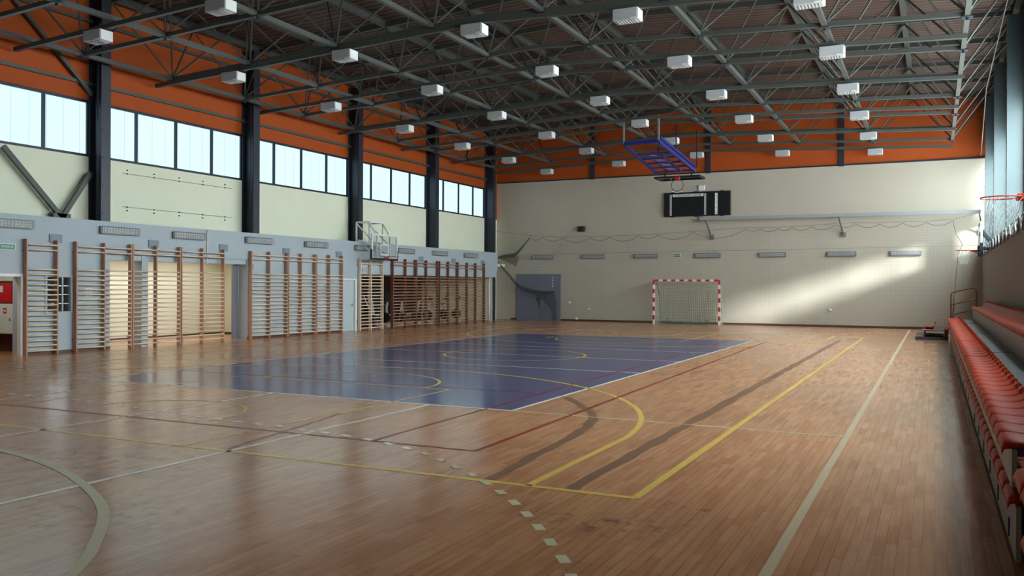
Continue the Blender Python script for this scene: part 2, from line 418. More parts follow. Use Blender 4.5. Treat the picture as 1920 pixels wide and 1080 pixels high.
# ------------------------------------------------------------------ walls
def wallx(name, m, xa, xb, y0, y1, z0, z1, holes=()):
    """wall slab between x planes with rectangular holes (ya, yb, za, zb), holes disjoint in y"""
    w = MB(); y = y0
    for ya, yb, za, zc in sorted(holes):
        if ya > y: w.box(xa, xb, y, ya, z0, z1)
        if za > z0: w.box(xa, xb, ya, yb, z0, za)
        if zc < z1: w.box(xa, xb, ya, yb, zc, z1)
        y = yb
    if y < y1: w.box(xa, xb, y, y1, z0, z1)
    return struct(w, name, m)
bays = [(COLY[i], COLY[i+1]) for i in range(len(COLY)-1)]
WZ0, WZ1 = 5.22, 6.76
# upper wall on the ladder side
wallx('wall_left_upper', M['cream'], XW-.25, XW, YB, YF, 2.75, WZ0)
wallx('wall_left_orange', M['orange'], XW-.25, XW, YB, YF, WZ0, 10.4, [(a+.1, b-.1, WZ0, WZ1) for a, b in bays])
# grey lower wall with its openings
OP = [(.9, 2.82, 0, 1.95), (3.41, 4.18, .99, 1.98), (5.31, 10.5, 0, 2.56), (15.45, 16.33, 0, 1.97), (16.62, 28.2, 0, 2.18), (28.2, 28.35, 0, 2.5)]
wallx('wall_left', M['grey'], XC-.02, XG, YB, 28.35, 0, 3.43, OP)
w = MB(); w.box(-19.4, XC-.02, YB, YF, 2.75, 2.9); struct(w, 'ceiling_side_rooms', M['cream'])
# recess behind the first ladders
w = MB(); w.box(-17.7, -17.5, 4.4, 12.6, 0, 2.75); w.box(-17.5, XC-.02, 4.2, 4.4, 0, 2.75); w.box(-17.5, XC-.02, 12.4, 12.6, 0, 2.75); struct(w, 'wall_recess', M['recess'])
w = MB(); w.box(-17.5, -17.47, 4.4, 12.4, 0, .07); w.box(-17.47, XC-.02, 12.37, 12.4, 0, .07); struct(w, 'baseboard_recess', M['base'])
w = MB(); w.box(XG-.06, XG+.015, 5.31, 10.5, 2.56, 2.6); w.box(XC-.1, XG-.05, 5.31, 10.5, 2.40, 2.56); struct(w, 'trim_recess_lintel', M['grey'])
w = MB(); w.box(XC, XG-.03, 6.38, 6.6, 0, 2.56); struct(w, 'wall_recess_pier', M['grey'])
w = MB(); w.box(XC-.12, XC-.03, 10.28, 10.5, 0, 2.5); struct(w, 'door_4', M['door'])
# corridor behind the doorway
w = MB(); w.box(-17.0, -16.8, YB, 4.4, 0, 2.75); w.box(-16.8, XC-.02, 3.6, 3.8, 0, 2.75); struct(w, 'wall_corridor', M['cream'])
w = MB(); w.box(-16.8, -16.74, -2, 3.6, .0, 1.82); w.box(-16.74, -14.98, 3.54, 3.6, 0, 1.82); struct(w, 'trim_corridor_panelling', M['brown'])
# gym behind the far ladders
w = MB(); w.box(-19.4, -19.2, 15.2, 28.6, 0, 2.75); w.box(-19.2, XC-.02, 15.2, 15.4, 0, 2.75); w.box(-19.2, XC-.02, 28.4, 28.6, 0, 2.75); struct(w, 'wall_gym', M['recess'])
w = MB(); w.box(-15.7, -15.45, 28.6, YF, 0, 2.75); struct(w, 'wall_corner', M['far_cream'])
w = MB(); w.box(-19.2, -19.15, 22.6, 28.4, 0, 2.2); struct(w, 'trim_gym_panelling', M['brown'])
# far wall
w = MB(); w.box(XW-4.0, XRW+.3, YF, YF+.3, 0, 7.15); struct(w, 'wall_far', M['far_cream'])
w = MB(); w.box(XW-.3, XRW+.3, YF+.04, YF+.3, 7.15, 10.5); struct(w, 'wall_far_orange', M['orange'])
w = MB(); w.box(XW, XRW, YF-.03, YF+.04, 7.13, 7.19); struct(w, 'trim_far_ledge', M['frame'])
for i, x in enumerate((-10.1, -4.29, 1.6)):
    w = MB(); w.box(x-.11, x+.11, YF-.06, YF+.04, 7.1, 10.1); struct(w, 'trim_%d' % (i+1), M['dark_steel'])
w = MB(); w.box(XG, -14.3, YF-.02, YF, 0, .09); w.box(-11.78, XR, YF-.02, YF, 0, .09); struct(w, 'baseboard_far', M['base'])
w = MB()
for a, b in ((2.86, 5.31), (10.5, 15.4), (YB, .85)): w.box(XG, XG+.02, a, b, 0, .07)
struct(w, 'baseboard_left', M['base'])
# wall behind the viewer
w = MB(); w.box(XW-4, XRW+.3, YB-.3, YB, 0, 10.5); struct(w, 'wall_back', M['cream'])
# seating side
wallx('wall_right', M['grey_r'], XR, XRW+.25, YB, YF, 0, 3.3)
RZ0, RZ1 = 3.5, 7.0
RB = [(-2.9, bays[1][1])]+bays[2:]  # rear bays out of view walled up, one shortened, to darken the near floor
wallx('wall_right_upper', M['dark_steel'], XRW, XRW+.25, YB, YF, 3.3, 10.5, [(a+.1, b-.1, RZ0, RZ1) for a, b in RB]+[(28.85, 29.85, RZ0, RZ1)])

# windows
def window(n, x, y0, y1, z0, z1, pm, transom=None, low=None, side=1):
    root = empty('window_%d' % n, (x, y0, z0), kind='structure')
    P = 1.4575
    f = MB(); ys = [y0, y1]
    k = math.ceil((y0-COLY[0]+.25)/P); mull = []
    while COLY[0]+k*P < y1-.25:
        mull.append(COLY[0]+k*P); k += 1
    f.box(-.04, .06, 0, y1-y0, 0, .07); f.box(-.04, .06, 0, y1-y0, z1-z0-.07, z1-z0)
    for y in [y0+.04, y1-.04]+mull: f.box(-.04, .06, y-y0-.04, y-y0+.04, .07, z1-z0-.07)
    if transom: f.box(-.04, .06, 0, y1-y0, transom-z0-.04, transom-z0+.04)
    f.build('window_frame', M['frame'], root)
    e = [y0]+mull+[y1]
    for a, b in zip(e, e[1:]):
        p = MB(); p.box(-.012, 0, a-y0+.04, b-y0-.04, (transom-z0+.04) if transom else .07, z1-z0-.07); p.build('pane', pm, root)
        if transom:
            p = MB(); p.box(-.012, 0, a-y0+.04, b-y0-.04, .07, transom-z0-.04); p.build('lower_pane', low, root)
    return root
n = 1
for a, b in bays:
    window(n, XW-.08, a+.1, b-.1, WZ0, WZ1, M['paneL']); n += 1
for i, (a, b) in enumerate(RB):
    window(n, XRW+.08, a+.1, b-.1, RZ0, RZ1, M['paneR'], 4.65, M['paneC'] if a > 22 else M['paneR']); n += 1
window(n, XRW+.08, 28.85, 29.85, RZ0, RZ1, M['paneR'], 4.65, M['paneC']); n += 1

# steel columns: H sections standing on the lower walls
def h_column(x0, x1, y, z0, z1, label, group, cm='dark_steel'):
    root = empty('steel_column', ((x0+x1)/2, y, z0), label, 'column', group, 'structure')
    m = MB(); h = z1-z0; d = (x1-x0)/2
    m.box(-d, -d+.03, -.15, .15, 0, h); m.box(d-.03, d, -.15, .15, 0, h); m.box(-d+.03, d-.03, -.012, .012, 0, h)
    m.build('profile', M[cm], root)
    b = MB()
    for k in range(int(h/.75)):
        for s in (-.09,):
            for xx in (-d, d):
                b.tube((xx-(.012 if xx < 0 else 0), s, .25+k*.75), (xx+(.012 if xx > 0 else 0), s, .25+k*.75), .022, 8)
    b.build('bolts', M['black'], root)
for i, y in enumerate(COLY):
    h_column(XW+.0, XC, y, 3.43 if y < 28 else 0, zt(XC)-.1, 'dark steel column above the grey wall, %s from the goal wall' % ORD[len(COLY)-1-i], 'columns above the grey wall')
for i, y in enumerate(COLY):
    h_column(XR+.02, XRW-.02, y, 3.3, zt(XR)-.15, 'steel column above the seating, %s from the goal wall' % ORD[len(COLY)-1-i], 'columns above the seating', 'window_lit_steel')
# downpipe and conduit on the side columns
for k in (3, 4, 5):
    m = MB(); y = COLY[k]-.22
    m.tube((XC-.06, y, 3.44), (XC-.06, y, 8.6), .03, 8)
    tag(m.build('conduit_pipe', M['frame'], smooth=True), 'thin dark pipe up the side of the %s window column from the camera' % ORD[k-3], 'pipe', 'pipes beside the wall columns')

# diagonal wall bracing
root = empty('wall_brace', (XW+.2, 4.3, 3.43), 'grey steel V brace on the cream wall over the first wall bars', 'brace')
for q in ((-.02, 2.75, 5.12), (-.02, 5.2, 4.75)):
    m = MB(); m.bar((0, .05, .05), (0, q[1]-4.3, q[2]-3.43), .12, .1, (1, 0, 0)); m.build('diagonal', M['steel'], root)
m = MB(); m.box(-.09, .05, -.22, .28, 0, .16); m.build('foot_plate', M['dark_steel'], root)
for a, b, l in (((XW+.12, 2.3, 9.5), (XW+.12, 5.3, 6.9), 'grey diagonal rod on the orange cladding over the first window'),):
    m = MB(); m.bar(a, b, .09, .09); tag(m.build('cross_brace', M['steel']), l, 'brace')
for z, l in ((7.2, 'lower orange cladding'), (8.9, 'upper orange cladding')):
    m = MB(); m.bar((XW+.06, YB+.1, z), (XW+.06, YF-.05, z), .08, .09); tag(m.build('cladding_rail', M['steel']), 'long grey horizontal steel rail along the %s above the windows' % l, 'rail')

# ------------------------------------------------------------------ roof deck and space frame
d = MB(); prof = []
p = .28; k = 0
ys = []
y = YB-.2
while y < YF+.3:
    ys += [(y, 0), (y+.10, 0), (y+.14, .05), (y+.24, .05)]; y += p
for xa, xb in ((XW-.3, XM), (XM, XRW+.3)):
    vs = []; nn = len(ys)
    for x in (xa, xb):
        for yy, dz in ys: vs.append((x, yy, zt(x)+.22+dz))
    d.add(vs, [(i, i+1, nn+i+1, nn+i) for i in range(nn-1)])
struct(d, 'ceiling', M['deck'])
cap = MB(); cap.add([(XW-.3, YB-.3, zt(XW)+.5), (XM, YB-.3, zt(XM)+.5), (XRW+.4, YB-.3, zt(XRW)+.5), (XRW+.4, YF+.4, zt(XRW)+.5), (XM, YF+.4, zt(XM)+.5), (XW-.3, YF+.4, zt(XW)+.5)], [(0, 1, 4, 5), (1, 2, 3, 4)])
struct(cap, 'ceiling_outer', M['deck'])
for xa in (XW-.3, XRW+.35):
    w = MB(); w.box(xa-.02, xa+.04, YB-.3, YF+.3, 9.3, 10.6); struct(w, 'trim_roof_edge', M['deck'])

frame = empty('space_frame', (XM, YF, 0), 'dark grey steel space frame of square tubes and diagonals carrying the roof deck', 'roof frame')
BX = [-14.58+2.93*i for i in range(8)]; BY = [27.9-2.93*k for k in range(13)]
TX = [-15.3]+[-13.11+2.93*i for i in range(7)]+[7.35]; TY = [29.36-2.93*k for k in range(14)]
def P0(p): return (p[0]-XM, p[1]-YF, p[2])
for x in BX:
    m = MB(); m.bar(P0((x, BY[-1]-1, zb(x))), P0((x, BY[0], zb(x))), .11, .11); m.build('bottom_chord', M['steel'], frame)
for y in BY:
    m = MB()
    for a, b in ((BX[0], XM), (XM, BX[-1])): m.bar(P0((a, y, zb(a))), P0((b, y, zb(b))), .10, .10)
    m.build('cross_chord', M['steel'], frame)
for x in TX:
    m = MB(); zz = zt(x)+.08
    m.bar(P0((x, TY[-1]-1, zz+.1)), P0((x, YF-.1, zz+.1)), .16, .02); m.bar(P0((x, TY[-1]-1, zz-.1)), P0((x, YF-.1, zz-.1)), .16, .02); m.bar(P0((x, TY[-1]-1, zz)), P0((x, YF-.1, zz)), .02, .2)
    m.build('top_chord', M['steel'], frame)
for y in TY:
    m = MB()
    for a, b in ((TX[0], XM), (XM, TX[-1])): m.bar(P0((a, y, zt(a)+.04)), P0((b, y, zt(b)+.04)), .10, .14)
    m.build('top_cross_chord', M['steel'], frame)
webs = []
for j, y in enumerate(BY):
    for x in BX:
        for tx in (min(TX, key=lambda t: abs(t-(x-1.46))), min(TX, key=lambda t: abs(t-(x+1.46)))):
            for ty in (y-1.465, y+1.465):
                webs.append(((x, y, zb(x)+.03), (tx, ty, zt(tx)-.05)))
camx, camy = 5.31, -10.95
def vis(w):
    x, y, z = w[0]; dd = (y-camy)*.9-(x-camx)*.437; u = ((x-camx)*.9+(y-camy)*.437)/max(dd, .1)
    return dd > 8 and abs(u) < .62 and (z-1.75)/dd < .36
webs.sort(key=lambda w: (not vis(w), (w[0][0]-camx)**2+(w[0][1]-camy)**2))
for a, b in webs[:98]:
    m = MB(); m.tube(P0(a), P0(b), .026, 6); m.build('diagonal_brace', M['steel'], frame)
m = MB()
for a, b in webs[98:]: m.tube(P0(a), P0(b), .026, 5)
tag(m.build('far_diagonal_braces', M['steel'], frame), kind='stuff')
for j, y in enumerate(BY[:12]):
    for x in BX:
        if len([1 for o in frame.children if o.name.startswith('node_plate')]) >= 96: break
        m = MB(); m.box(x-XM-.11, x-XM+.11, y-YF-.11, y-YF+.11, zb(x)-.075, zb(x)-.05); m.tube(P0((x, y, zb(x)-.13)), P0((x, y, zb(x)+.16)), .035, 6)
        m.build('node_plate', M['dark_steel'], frame)

# lighting rails and floodlights
LY = [3.05+4.35*j for j in range(7)]
LXZ = [(-12.257, 7.56), (-8.455, 7.742), (-4.641, 7.875), (-.799, 7.783), (3.023, 7.583)]
for j, y in enumerate(LY):
    m = MB()
    for a, b in ((-15.25, XM), (XM, 5.98)):
        m.bar((a, y, zr(a)-.0), (b, y, zr(b)-.0), .10, .07); 
        m.bar((a, y-.05, zr(a)+.04), (b, y-.05, zr(b)+.04), .012, .05)
    tag(m.build('lighting_rail', M['steel']), 'grey steel rail across the hall under the roof, %s from the goal wall' % ORD[6-j], 'rail', 'rails carrying the floodlights')
def floodlight():
    r = empty('floodlight', (0, 0, 0))
    b = MB(); b.bbox(-.29, .27, -.18, .18, -.13, .12, .008); b.build('housing', M['lamp_white'], r)
    l = MB(); l.box(-.23, .23, -.13, .13, -.135, -.118)
    for i in range(7): l.box(-.2+i*.065, -.19+i*.065, -.13, .13, -.15, -.135)
    l.build('louvre', M['lens'], r)
    e = MB(); e.bbox(.27, .29, -.165, .165, -.12, .11, .006); e.box(.12, .24, -.19, -.17, -.13, -.1); e.build('lit_end_cap', M['white'], r)  # white against the greyer housing: the lit end face put into colour
    h = MB(); h.bar((-.12, 0, .11), (-.12, 0, .135), .04, .02, (1, 0, 0)); h.bar((.12, 0, .11), (.12, 0, .135), .04, .02, (1, 0, 0)); h.build('bracket', M['steel'], r)
    return r
fproto = floodlight(); first = True
for j, y in enumerate(LY):
    for i, (x, z) in enumerate(LXZ):
        o = fproto if first else copy_tree(fproto); first = False
        o.location = (x, y, zr(x)-.035-.13)
        tag(o, 'white floodlight on %s rail from goal wall, %s from the ladder wall' % (ORD[6-j], ORD[i]), 'light', 'white floodlights under the roof')

# ------------------------------------------------------------------ wall lamps
def wall_lamp():
    r = empty('wall_lamp', (0, 0, 0))      # long axis y, faces +x
    b = MB(); b.bbox(0, .07, -.62, .62, -.1, .1, .012); b.build('housing', M['cage'], r)
    t = MB(); t.tube((.085, -.55, .035), (.085, .55, .035), .016, 8); t.tube((.085, -.55, -.035), (.085, .55, -.035), .016, 8); t.build('tube', M['tube'], r)
    c = MB(); c.box(.07, .075, -.57, .57, -.08, .08); c.build('reflector', M['lamp_white'], r)
    g = MB()
    for k in range(13): g.bar((.12, -.54+k*.09, -.1), (.12, -.54+k*.09, .1), .008, .008, (1, 0, 0))
    for z in (-.1, -.033, .033, .1): g.bar((.12, -.6, z), (.12, .6, z), .01, .01)
    for yy in (-.6, .6): g.bar((.07, yy, -.1), (.12, yy, -.1), .01, .01); g.bar((.07, yy, .1), (.12, yy, .1), .01, .01); g.bar((.12, yy, -.1), (.12, yy, .1), .01, .01, (1, 0, 0))
    g.build('wire_guard', M['cage'], r)
    return r
wl = wall_lamp(); first = True
for i, y in enumerate([2.45, 5.58, 8.02, 10.98, 13.9, 16.83, 19.76, 22.53, 25.4]):
    o = wl if first else copy_tree(wl); first = False
    o.location = (XG, y, 3.19)
    tag(o, 'caged strip lamp high on the grey wall, %s along counted from the open doorway' % ORD[i], 'lamp', 'caged lamps on the grey wall')
for i, x in enumerate([-12.8, -10.05, -7.3, -4.3, -1.35, 1.62, 4.2]):
    o = copy_tree(wl); o.location = (x, YF, 3.23); o.rotation_euler.z = -PI/2
    tag(o, 'caged strip lamp on the cream goal wall, %s along counted from the grey double door' % ORD[i], 'lamp', 'caged lamps on the goal wall')
# vents
for i, y in enumerate([3.7, 6.75, 9.44, 12.35, 15.28, 18.2, 21.02, 23.84, 26.7]):
    m = MB(); m.bbox(XG, XG+.03, y-.18, y+.18, 2.79, 3.0, .008)
    for k in range(6): m.box(XG+.03, XG+.036, y-.15, y+.15, 2.81+k*.03, 2.822+k*.03)
    tag(m.build('air_vent', M['vent']), 'small square grey vent on the grey wall, %s along counted from the open doorway' % ORD[i], 'vent', 'vents on the grey wall')

# ------------------------------------------------------------------ wall bars
RZ = [2.71, 2.58]+[2.1-.125*k for k in range(17)]
def wall_bars(ys, label, pm, rm, top=2.84):
    xb = -14.52
    root = empty('wall_bars', (xb, ys[0], 0), label, 'wall bars', 'wooden wall bars along the grey wall')
    pm_mesh = MB(); pm_mesh.bbox(-.065, .065, -.02, .02, 0, top, .006); p0 = pm_mesh.build('post', M[pm], root)
    for k, y in enumerate(ys):
        o = p0 if k == 0 else p0.copy()
        if k: COL.objects.link(o); o.parent = root
        o.location = (0, y-ys[0], 0)
    br = MB()
    for y in ys: br.box(-.09, -.065, y-ys[0]-.03, y-ys[0]+.03, top-.3, top-.25); br.box(-.09, -.065, y-ys[0]-.03, y-ys[0]+.03, .3, .35)
    br.build('wall_bracket', M['cage'], root)
    for a, b in zip(ys, ys[1:]):
        L_ = b-a
        m = MB(); n = 8
        vs = []
        for yy in (.018, L_-.018):
            for i in range(n): vs.append((.026*math.cos(2*PI*i/n), yy, .020*math.sin(2*PI*i/n)))
        m.add(vs, [(i, (i+1) % n, n+(i+1) % n, n+i) for i in range(n)]+[tuple(range(n))[::-1], tuple(range(n, 2*n))])
        r0 = None
        for z in RZ:
            o = m.build('rung', M[rm], root, True) if r0 is None else r0.copy()
            if r0 is not None: COL.objects.link(o); o.parent = root
            r0 = r0 or o
            o.location = (.045 if z < 2.7 else .06, a-ys[0], z)
    return root
wall_bars([2.84, 3.66], 'single narrow bay of wall bars between the doorway and the long runs', 'post', 'rung')
wall_bars([4.2, 5.04, 5.89], 'wall bars with two bays in front of the grey wall and recess edge', 'post', 'rung')
wall_bars([5.95, 6.75, 7.6], 'pair of wall bar bays in front of the cream recess beside its pier', 'post', 'rung')
wall_bars([7.66, 8.48, 9.34], 'pair of wall bar bays in front of the bright end of the recess', 'post', 'rung')
wall_bars([10.55, 11.4, 12.28], 'pair of wall bar bays just past the recess beside the red mark', 'post', 'rung')
wall_bars([12.34, 13.0, 13.78], 'middle pair of wall bar bays on the plain grey wall', 'post', 'rung')
wall_bars([13.84, 14.57, 15.33], 'pair of wall bar bays next to the white framed side door', 'post', 'rung')
wall_bars([16.47, 17.17, 17.97], 'pale pair of wall bar bays under the glass backboard', 'rung', 'rung', 2.8)
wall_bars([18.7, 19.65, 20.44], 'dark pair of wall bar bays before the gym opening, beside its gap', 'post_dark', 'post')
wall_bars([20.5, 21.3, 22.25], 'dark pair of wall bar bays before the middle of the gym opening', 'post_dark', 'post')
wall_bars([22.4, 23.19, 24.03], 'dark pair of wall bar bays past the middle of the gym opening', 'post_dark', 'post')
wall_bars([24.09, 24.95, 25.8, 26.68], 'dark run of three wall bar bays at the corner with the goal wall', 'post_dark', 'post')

# doorway frames, doors, cabinets
w = MB(); w.box(XG-.1, XG+.03, 2.76, 2.86, 0, 1.99); w.box(XG-.1, XG+.03, .84, 2.76, 1.92, 1.99); w.box(XG-.1, XG+.03, .84, .92, 0, 1.92); struct(w, 'door_1_frame', M['white'])
w = MB(); w.box(XG-.1, XG+.03, 16.28, 16.37, 0, 2.0); w.box(XG-.1, XG+.03, 15.42, 16.28, 1.94, 2.0); w.box(XG-.1, XG+.03, 15.4, 15.47, 0, 1.94); struct(w, 'door_2_frame', M['white'])
w = MB(); w.box(XG-.1, XG-.05, 15.47, 16.28, .01, 1.94); o = struct(w, 'door_2', M['doorlight'])
h = MB(); h.box(XG-.05, XG-.01, 16.16, 16.19, .95, 1.05); h.box(XG-.03, XG-.01, 16.05, 16.19, 1.0, 1.02); h.build('door_handle', M['alu'], o)
# double door on the goal wall
w = MB(); w.box(-14.28, -14.12, YF-.05, YF, 0, 2.37); w.box(-11.94, -11.78, YF-.05, YF, 0, 2.37); w.box(-14.12, -11.94, YF-.05, YF, 2.2, 2.37); struct(w, 'door_3_frame', M['door'])
o = empty('door_3', (-13.03, YF, 0), kind='structure')
for a, b in ((-14.12, -13.05), (-13.03, -11.94)):
    m = MB(); m.bbox(a+13.03, b+13.03, -.035, -.003, .01, 2.2, .006); m.build('leaf', M['door'], o)
m = MB(); m.box(-.08, -.04, -.07, -.035, .98, 1.2); m.box(.05, .09, -.055, -.035, .75, 1.12); m.bar((-.06, -.08, 1.14), (.12, -.08, 1.12), .02, .02); m.build('door_handle', M['black'], o)
m = MB()
for k in range(4): m.box(.78, .84, -.039, -.035, 1.72+k*.14, 1.79+k*.14)
m.build('white_marks', M['white'], o)
# small service window in the grey wall
o = empty('window_20', (XG-.05, 3.41, .99), kind='structure')
m = MB(); m.box(-.05, .07, 0, .06, 0, .99); m.box(-.05, .07, .71, .77, 0, .99); m.box(-.05, .07, .06, .71, 0, .06); m.box(-.05, .07, .06, .71, .93, .99); m.box(-.01, .02, .5, .54, .06, .93); m.build('window_frame', M['grey'], o)
m = MB()
for z in (.25, .48, .7): m.box(.0, .02, .06, .71, z, z+.02)
m.build('grille', M['alu'], o)
m = MB(); m.box(-.03, -.02, .06, .71, .06, .93); m.build('pane', M['winglass'], o)
m = MB()
pts = [(i*.03, .012*math.sin(i*1.3)) for i in range(27)]
m.add([(-.02+d, y+.0, z) for z in (.0, .99) for y, d in pts], [(i, i+1, 28+i, 27+i) for i in range(26)])
o = m.build('window_blind', M['cabwhite']); o.location = (XC+.1, 3.4, .99); tag(o, 'pale pleated blind behind the small barred window in the grey wall', 'blind')
# fire cabinets in the corridor
c = empty('fire_hose_cabinet', (-15.64, 3.54, 1.25), 'bright red hose cabinet above the white one seen through the open doorway', 'cabinet')
m = MB(); m.bbox(-1.1, 0, -.27, 0, 0, .5, .012); m.build('body', M['red'], c)
m = MB(); m.box(-1.06, -.03, -.28, -.27, .02, .48); dd = m.build('door', M['red'], c)
m = MB(); m.box(-.5, -.36, -.286, -.28, .28, .44); m.build('label_plate', M['cabwhite'], dd)
c = empty('white_cabinet', (-15.56, 3.54, .47), 'white metal cabinet with a small red sticker seen through the open doorway', 'cabinet')
m = MB(); m.bbox(-1.2, 0, -.28, 0, 0, .765, .012); m.build('body', M['cabwhite'], c)
m = MB(); m.box(-1.15, -.03, -.292, -.28, .02, .745); dd = m.build('door', M['cabwhite'], c)
m = MB(); m.box(-.16, -.13, -.31, -.292, .34, .4); m.build('lock_knob', M['cage'], dd)
m = MB(); m.box(-.40, -.28, -.296, -.292, .52, .66); m.build('red_sticker', M['red'], dd)
m = MB(); m.box(-.37, -.31, -.299, -.296, .56, .62); m.build('sticker_mark', M['white'], dd)

# exit signs
def sign(name, loc, rz, w_, h_, body, label, bg, fg):
    r = empty(name, loc, label, 'sign', rz=rz)       # faces local +x
    m = MB(); m.bbox(0, .025, -w_/2, w_/2, -h_/2, h_/2, .004); m.build('plate', M['white'], r)
    m = MB(); m.box(.025, .028, -w_/2+.02, w_/2-.02, -h_/2+.015, h_/2-.015); m.build('field', M[bg], r)
    text(body, 'lettering', h_*.5, M[fg], r, (.030, 0, 0), (PI/2, 0, PI/2), .001)
    return r
sign('exit_sign', (XG, 2.42, 2.63), 0, .42, .15, 'WYJŚCIE', 'green and white exit sign above the open doorway on the grey wall', 'green', 'white')
sign('exit_sign', (-13.07, YF, 2.73), -PI/2, .38, .15, 'WYJŚCIE', 'small dull exit sign directly above the grey double door', 'vent', 'white')
sign('exit_sign', (-5.77, YF, 3.25), -PI/2, .36, .17, 'WYJŚCIE', 'dark green exit sign between two caged lamps on the goal wall', 'green', 'white')
m = MB(); m.box(XG, XG+.004, 4.55, 4.78, 1.55, 1.64); o = m.build('paper_notice', M['white']); tag(o, 'upper of two white paper slips behind the second wall bars', 'notice')
m = MB(); m.box(XG, XG+.004, 4.55, 4.78, 1.42, 1.5); o = m.build('paper_notice', M['white']); tag(o, 'lower of two white paper slips behind the second wall bars', 'notice')
for y, l in ((10.72, 'red n shaped mark on the grey wall just past the recess'), (16.72, 'red n shaped mark on the grey wall at the edge of the gym opening')):
    t = text('n', 'wall_mark', .32, M['red'], None, (XG+.004, y, 2.36), (PI/2, 0, PI/2), .002); tag(t, l, 'sign')

# pipe at gym corner
m = MB(); m.tube((-14.8, 27.8, 0), (-14.8, 27.8, 2.18), .05, 10); tag(m.build('drain_pipe', M['white'], smooth=True), 'white vertical pipe beside the corner of the gym opening', 'pipe')
m = MB(); m.tube((XG+.03, 8.75, 2.36), (XG+.03, 8.75, 3.4), .015, 8); tag(m.build('cable_duct', M['white'], smooth=True), 'thin white cable duct above the recess between vents', 'pipe')
# peg lines on cream panel
r = empty('hook_rack', (XW+.004, 6.4, 3.95), 'two thin wires with small dark hooks on the cream wall panel', 'hooks')
for z, nm in ((0, 'lower_wire'), (.95, 'upper_wire')):
    m = MB(); m.tube((.02, .0, z), (.02, 4.25, z), .006, 5); m.build(nm, M['dcord'], r)
for z in (-.1, 0, .95, 1.05):
    for k in range(5):
        m = MB(); m.tube((0, .15+k*.95, z), (.03, .15+k*.95, z), .02, 6); m.build('hook', M['black'], r)

# ------------------------------------------------------------------ basketball hoops
def rim_net(parent, cx, cy, cz, r=.225, depth=.42, seg=12, loose=0., rmat='rim', tilt=None, cord=.007, side=(1, 0)):
    rm = MB(); pts = [(cx+r*math.cos(2*PI*i/32), cy+r*math.sin(2*PI*i/32), cz) for i in range(32)]; rm.path(pts, .010, 6, True)
    rm.bar((cx+side[0]*r*.8, cy+side[1]*r*.8, cz-.02), (cx+side[0]*(r+.2), cy+side[1]*(r+.2), cz-.03), .12, .02)
    rm.bar((cx+side[0]*r*.95, cy+side[1]*r*.95, cz-.02), (cx+side[0]*(r+.2), cy+side[1]*(r+.2), cz-.12), .08, .02)
    rm.build('rim', M[rmat], parent, True)
    if depth:
        nt = MB(); rows = 6
        def pt(i, k):
            t = k/rows; rr = r*(1-.5*t**.7)+.012*math.sin(i*2.1+k)*loose; a = 2*PI*(i+.5*(k % 2))/seg
            return (cx+rr*math.cos(a), cy+rr*math.sin(a), cz-.01-depth*t+.01*math.sin(i*3.7+k)*loose)
        for k in range(rows):
            for i in range(seg):
                a = pt(i, k); nt.tube(a, pt(i, k+1), cord/2, 4); nt.tube(a, pt(i+(1 if k % 2 else -1), k+1), cord/2, 4)
        nt.build('net', M['net'], parent)
def backboard(parent, x, y, z0, w_, h_, face, acrylic=True):
    t = .03; s = 1 if face > 0 else -1
    g = MB(); g.box(x-t/2, x+t/2, y-w_/2, y+w_/2, z0, z0+h_); b = g.build('backboard', M['glass'] if acrylic else M['white'], parent)
    f = MB(); e = .05
    f.box(x-t, x+t, y-w_/2-.01, y-w_/2+e, z0, z0+h_); f.box(x-t, x+t, y+w_/2-e, y+w_/2+.01, z0, z0+h_)
    f.box(x-t, x+t, y-w_/2+e, y+w_/2-e, z0+h_-e, z0+h_+.01); f.box(x-t, x+t, y-w_/2+e, y+w_/2-e, z0-.01, z0+e)
    f.build('board_frame', M['white'], b)
    q = MB(); xf = x+s*(t/2+.004); a0, a1, c0, c1 = y-.295, y+.295, z0+.13, z0+.58
    for v in ((a0, a0+.05, c0, c1), (a1-.05, a1, c0, c1), (a0, a1, c1-.05, c1), (a0, a1, c0, c0+.05)): q.box(xf-.003, xf+.003, *v)
    q.build('target_square', M['white'], b)
    pd = MB(); pd.bbox(x-.045, x+.045, y-w_/2-.03, y+w_/2+.03, z0-.06, z0+.03, .012); pd.bbox(x-.045, x+.045, y-w_/2-.04, y-w_/2+.01, z0+.02, z0+.35, .01); pd.bbox(x-.045, x+.045, y+w_/2-.01, y+w_/2+.04, z0+.02, z0+.35, .01)
    pd.build('edge_padding', M['frame'], b)
# on the grey wall column
hy = 17.22
r = empty('basketball_hoop', (0, 0, 0), 'glass backboard hoop on a white folding frame above the pale wall bars', 'basketball hoop')
backboard(r, -13.9, hy, 2.78, 1.72, .93, 1)
rim_net(r, -13.9+.42, hy, 2.86, depth=.0, side=(-1, 0))
f = MB()
for yy in (hy-.45, hy+.45):
    f.bar((-14.9, yy, 4.2), (-14.9, yy, 3.45), .05, .05, (0, 1, 0)); f.bar((-14.9, yy, 4.2), (-14.3, yy, 4.2), .05, .05); f.bar((-14.9, yy, 3.5), (-13.95, yy, 3.3), .05, .05)
    f.bar((-14.3, yy, 4.2), (-13.95, yy, 3.65), .045, .045); f.bar((-14.9, yy, 4.15), (-13.97, yy, 3.3), .04, .04); f.bar((-14.9, yy, 3.5), (-13.95, yy, 2.85), .045, .045)
    f.bar((-13.95, yy, 3.7), (-13.95, yy, 2.8), .05, .04, (0, 1, 0)); f.bar((-14.3, yy, 4.2), (-14.3, yy, 3.4), .04, .04, (0, 1, 0))
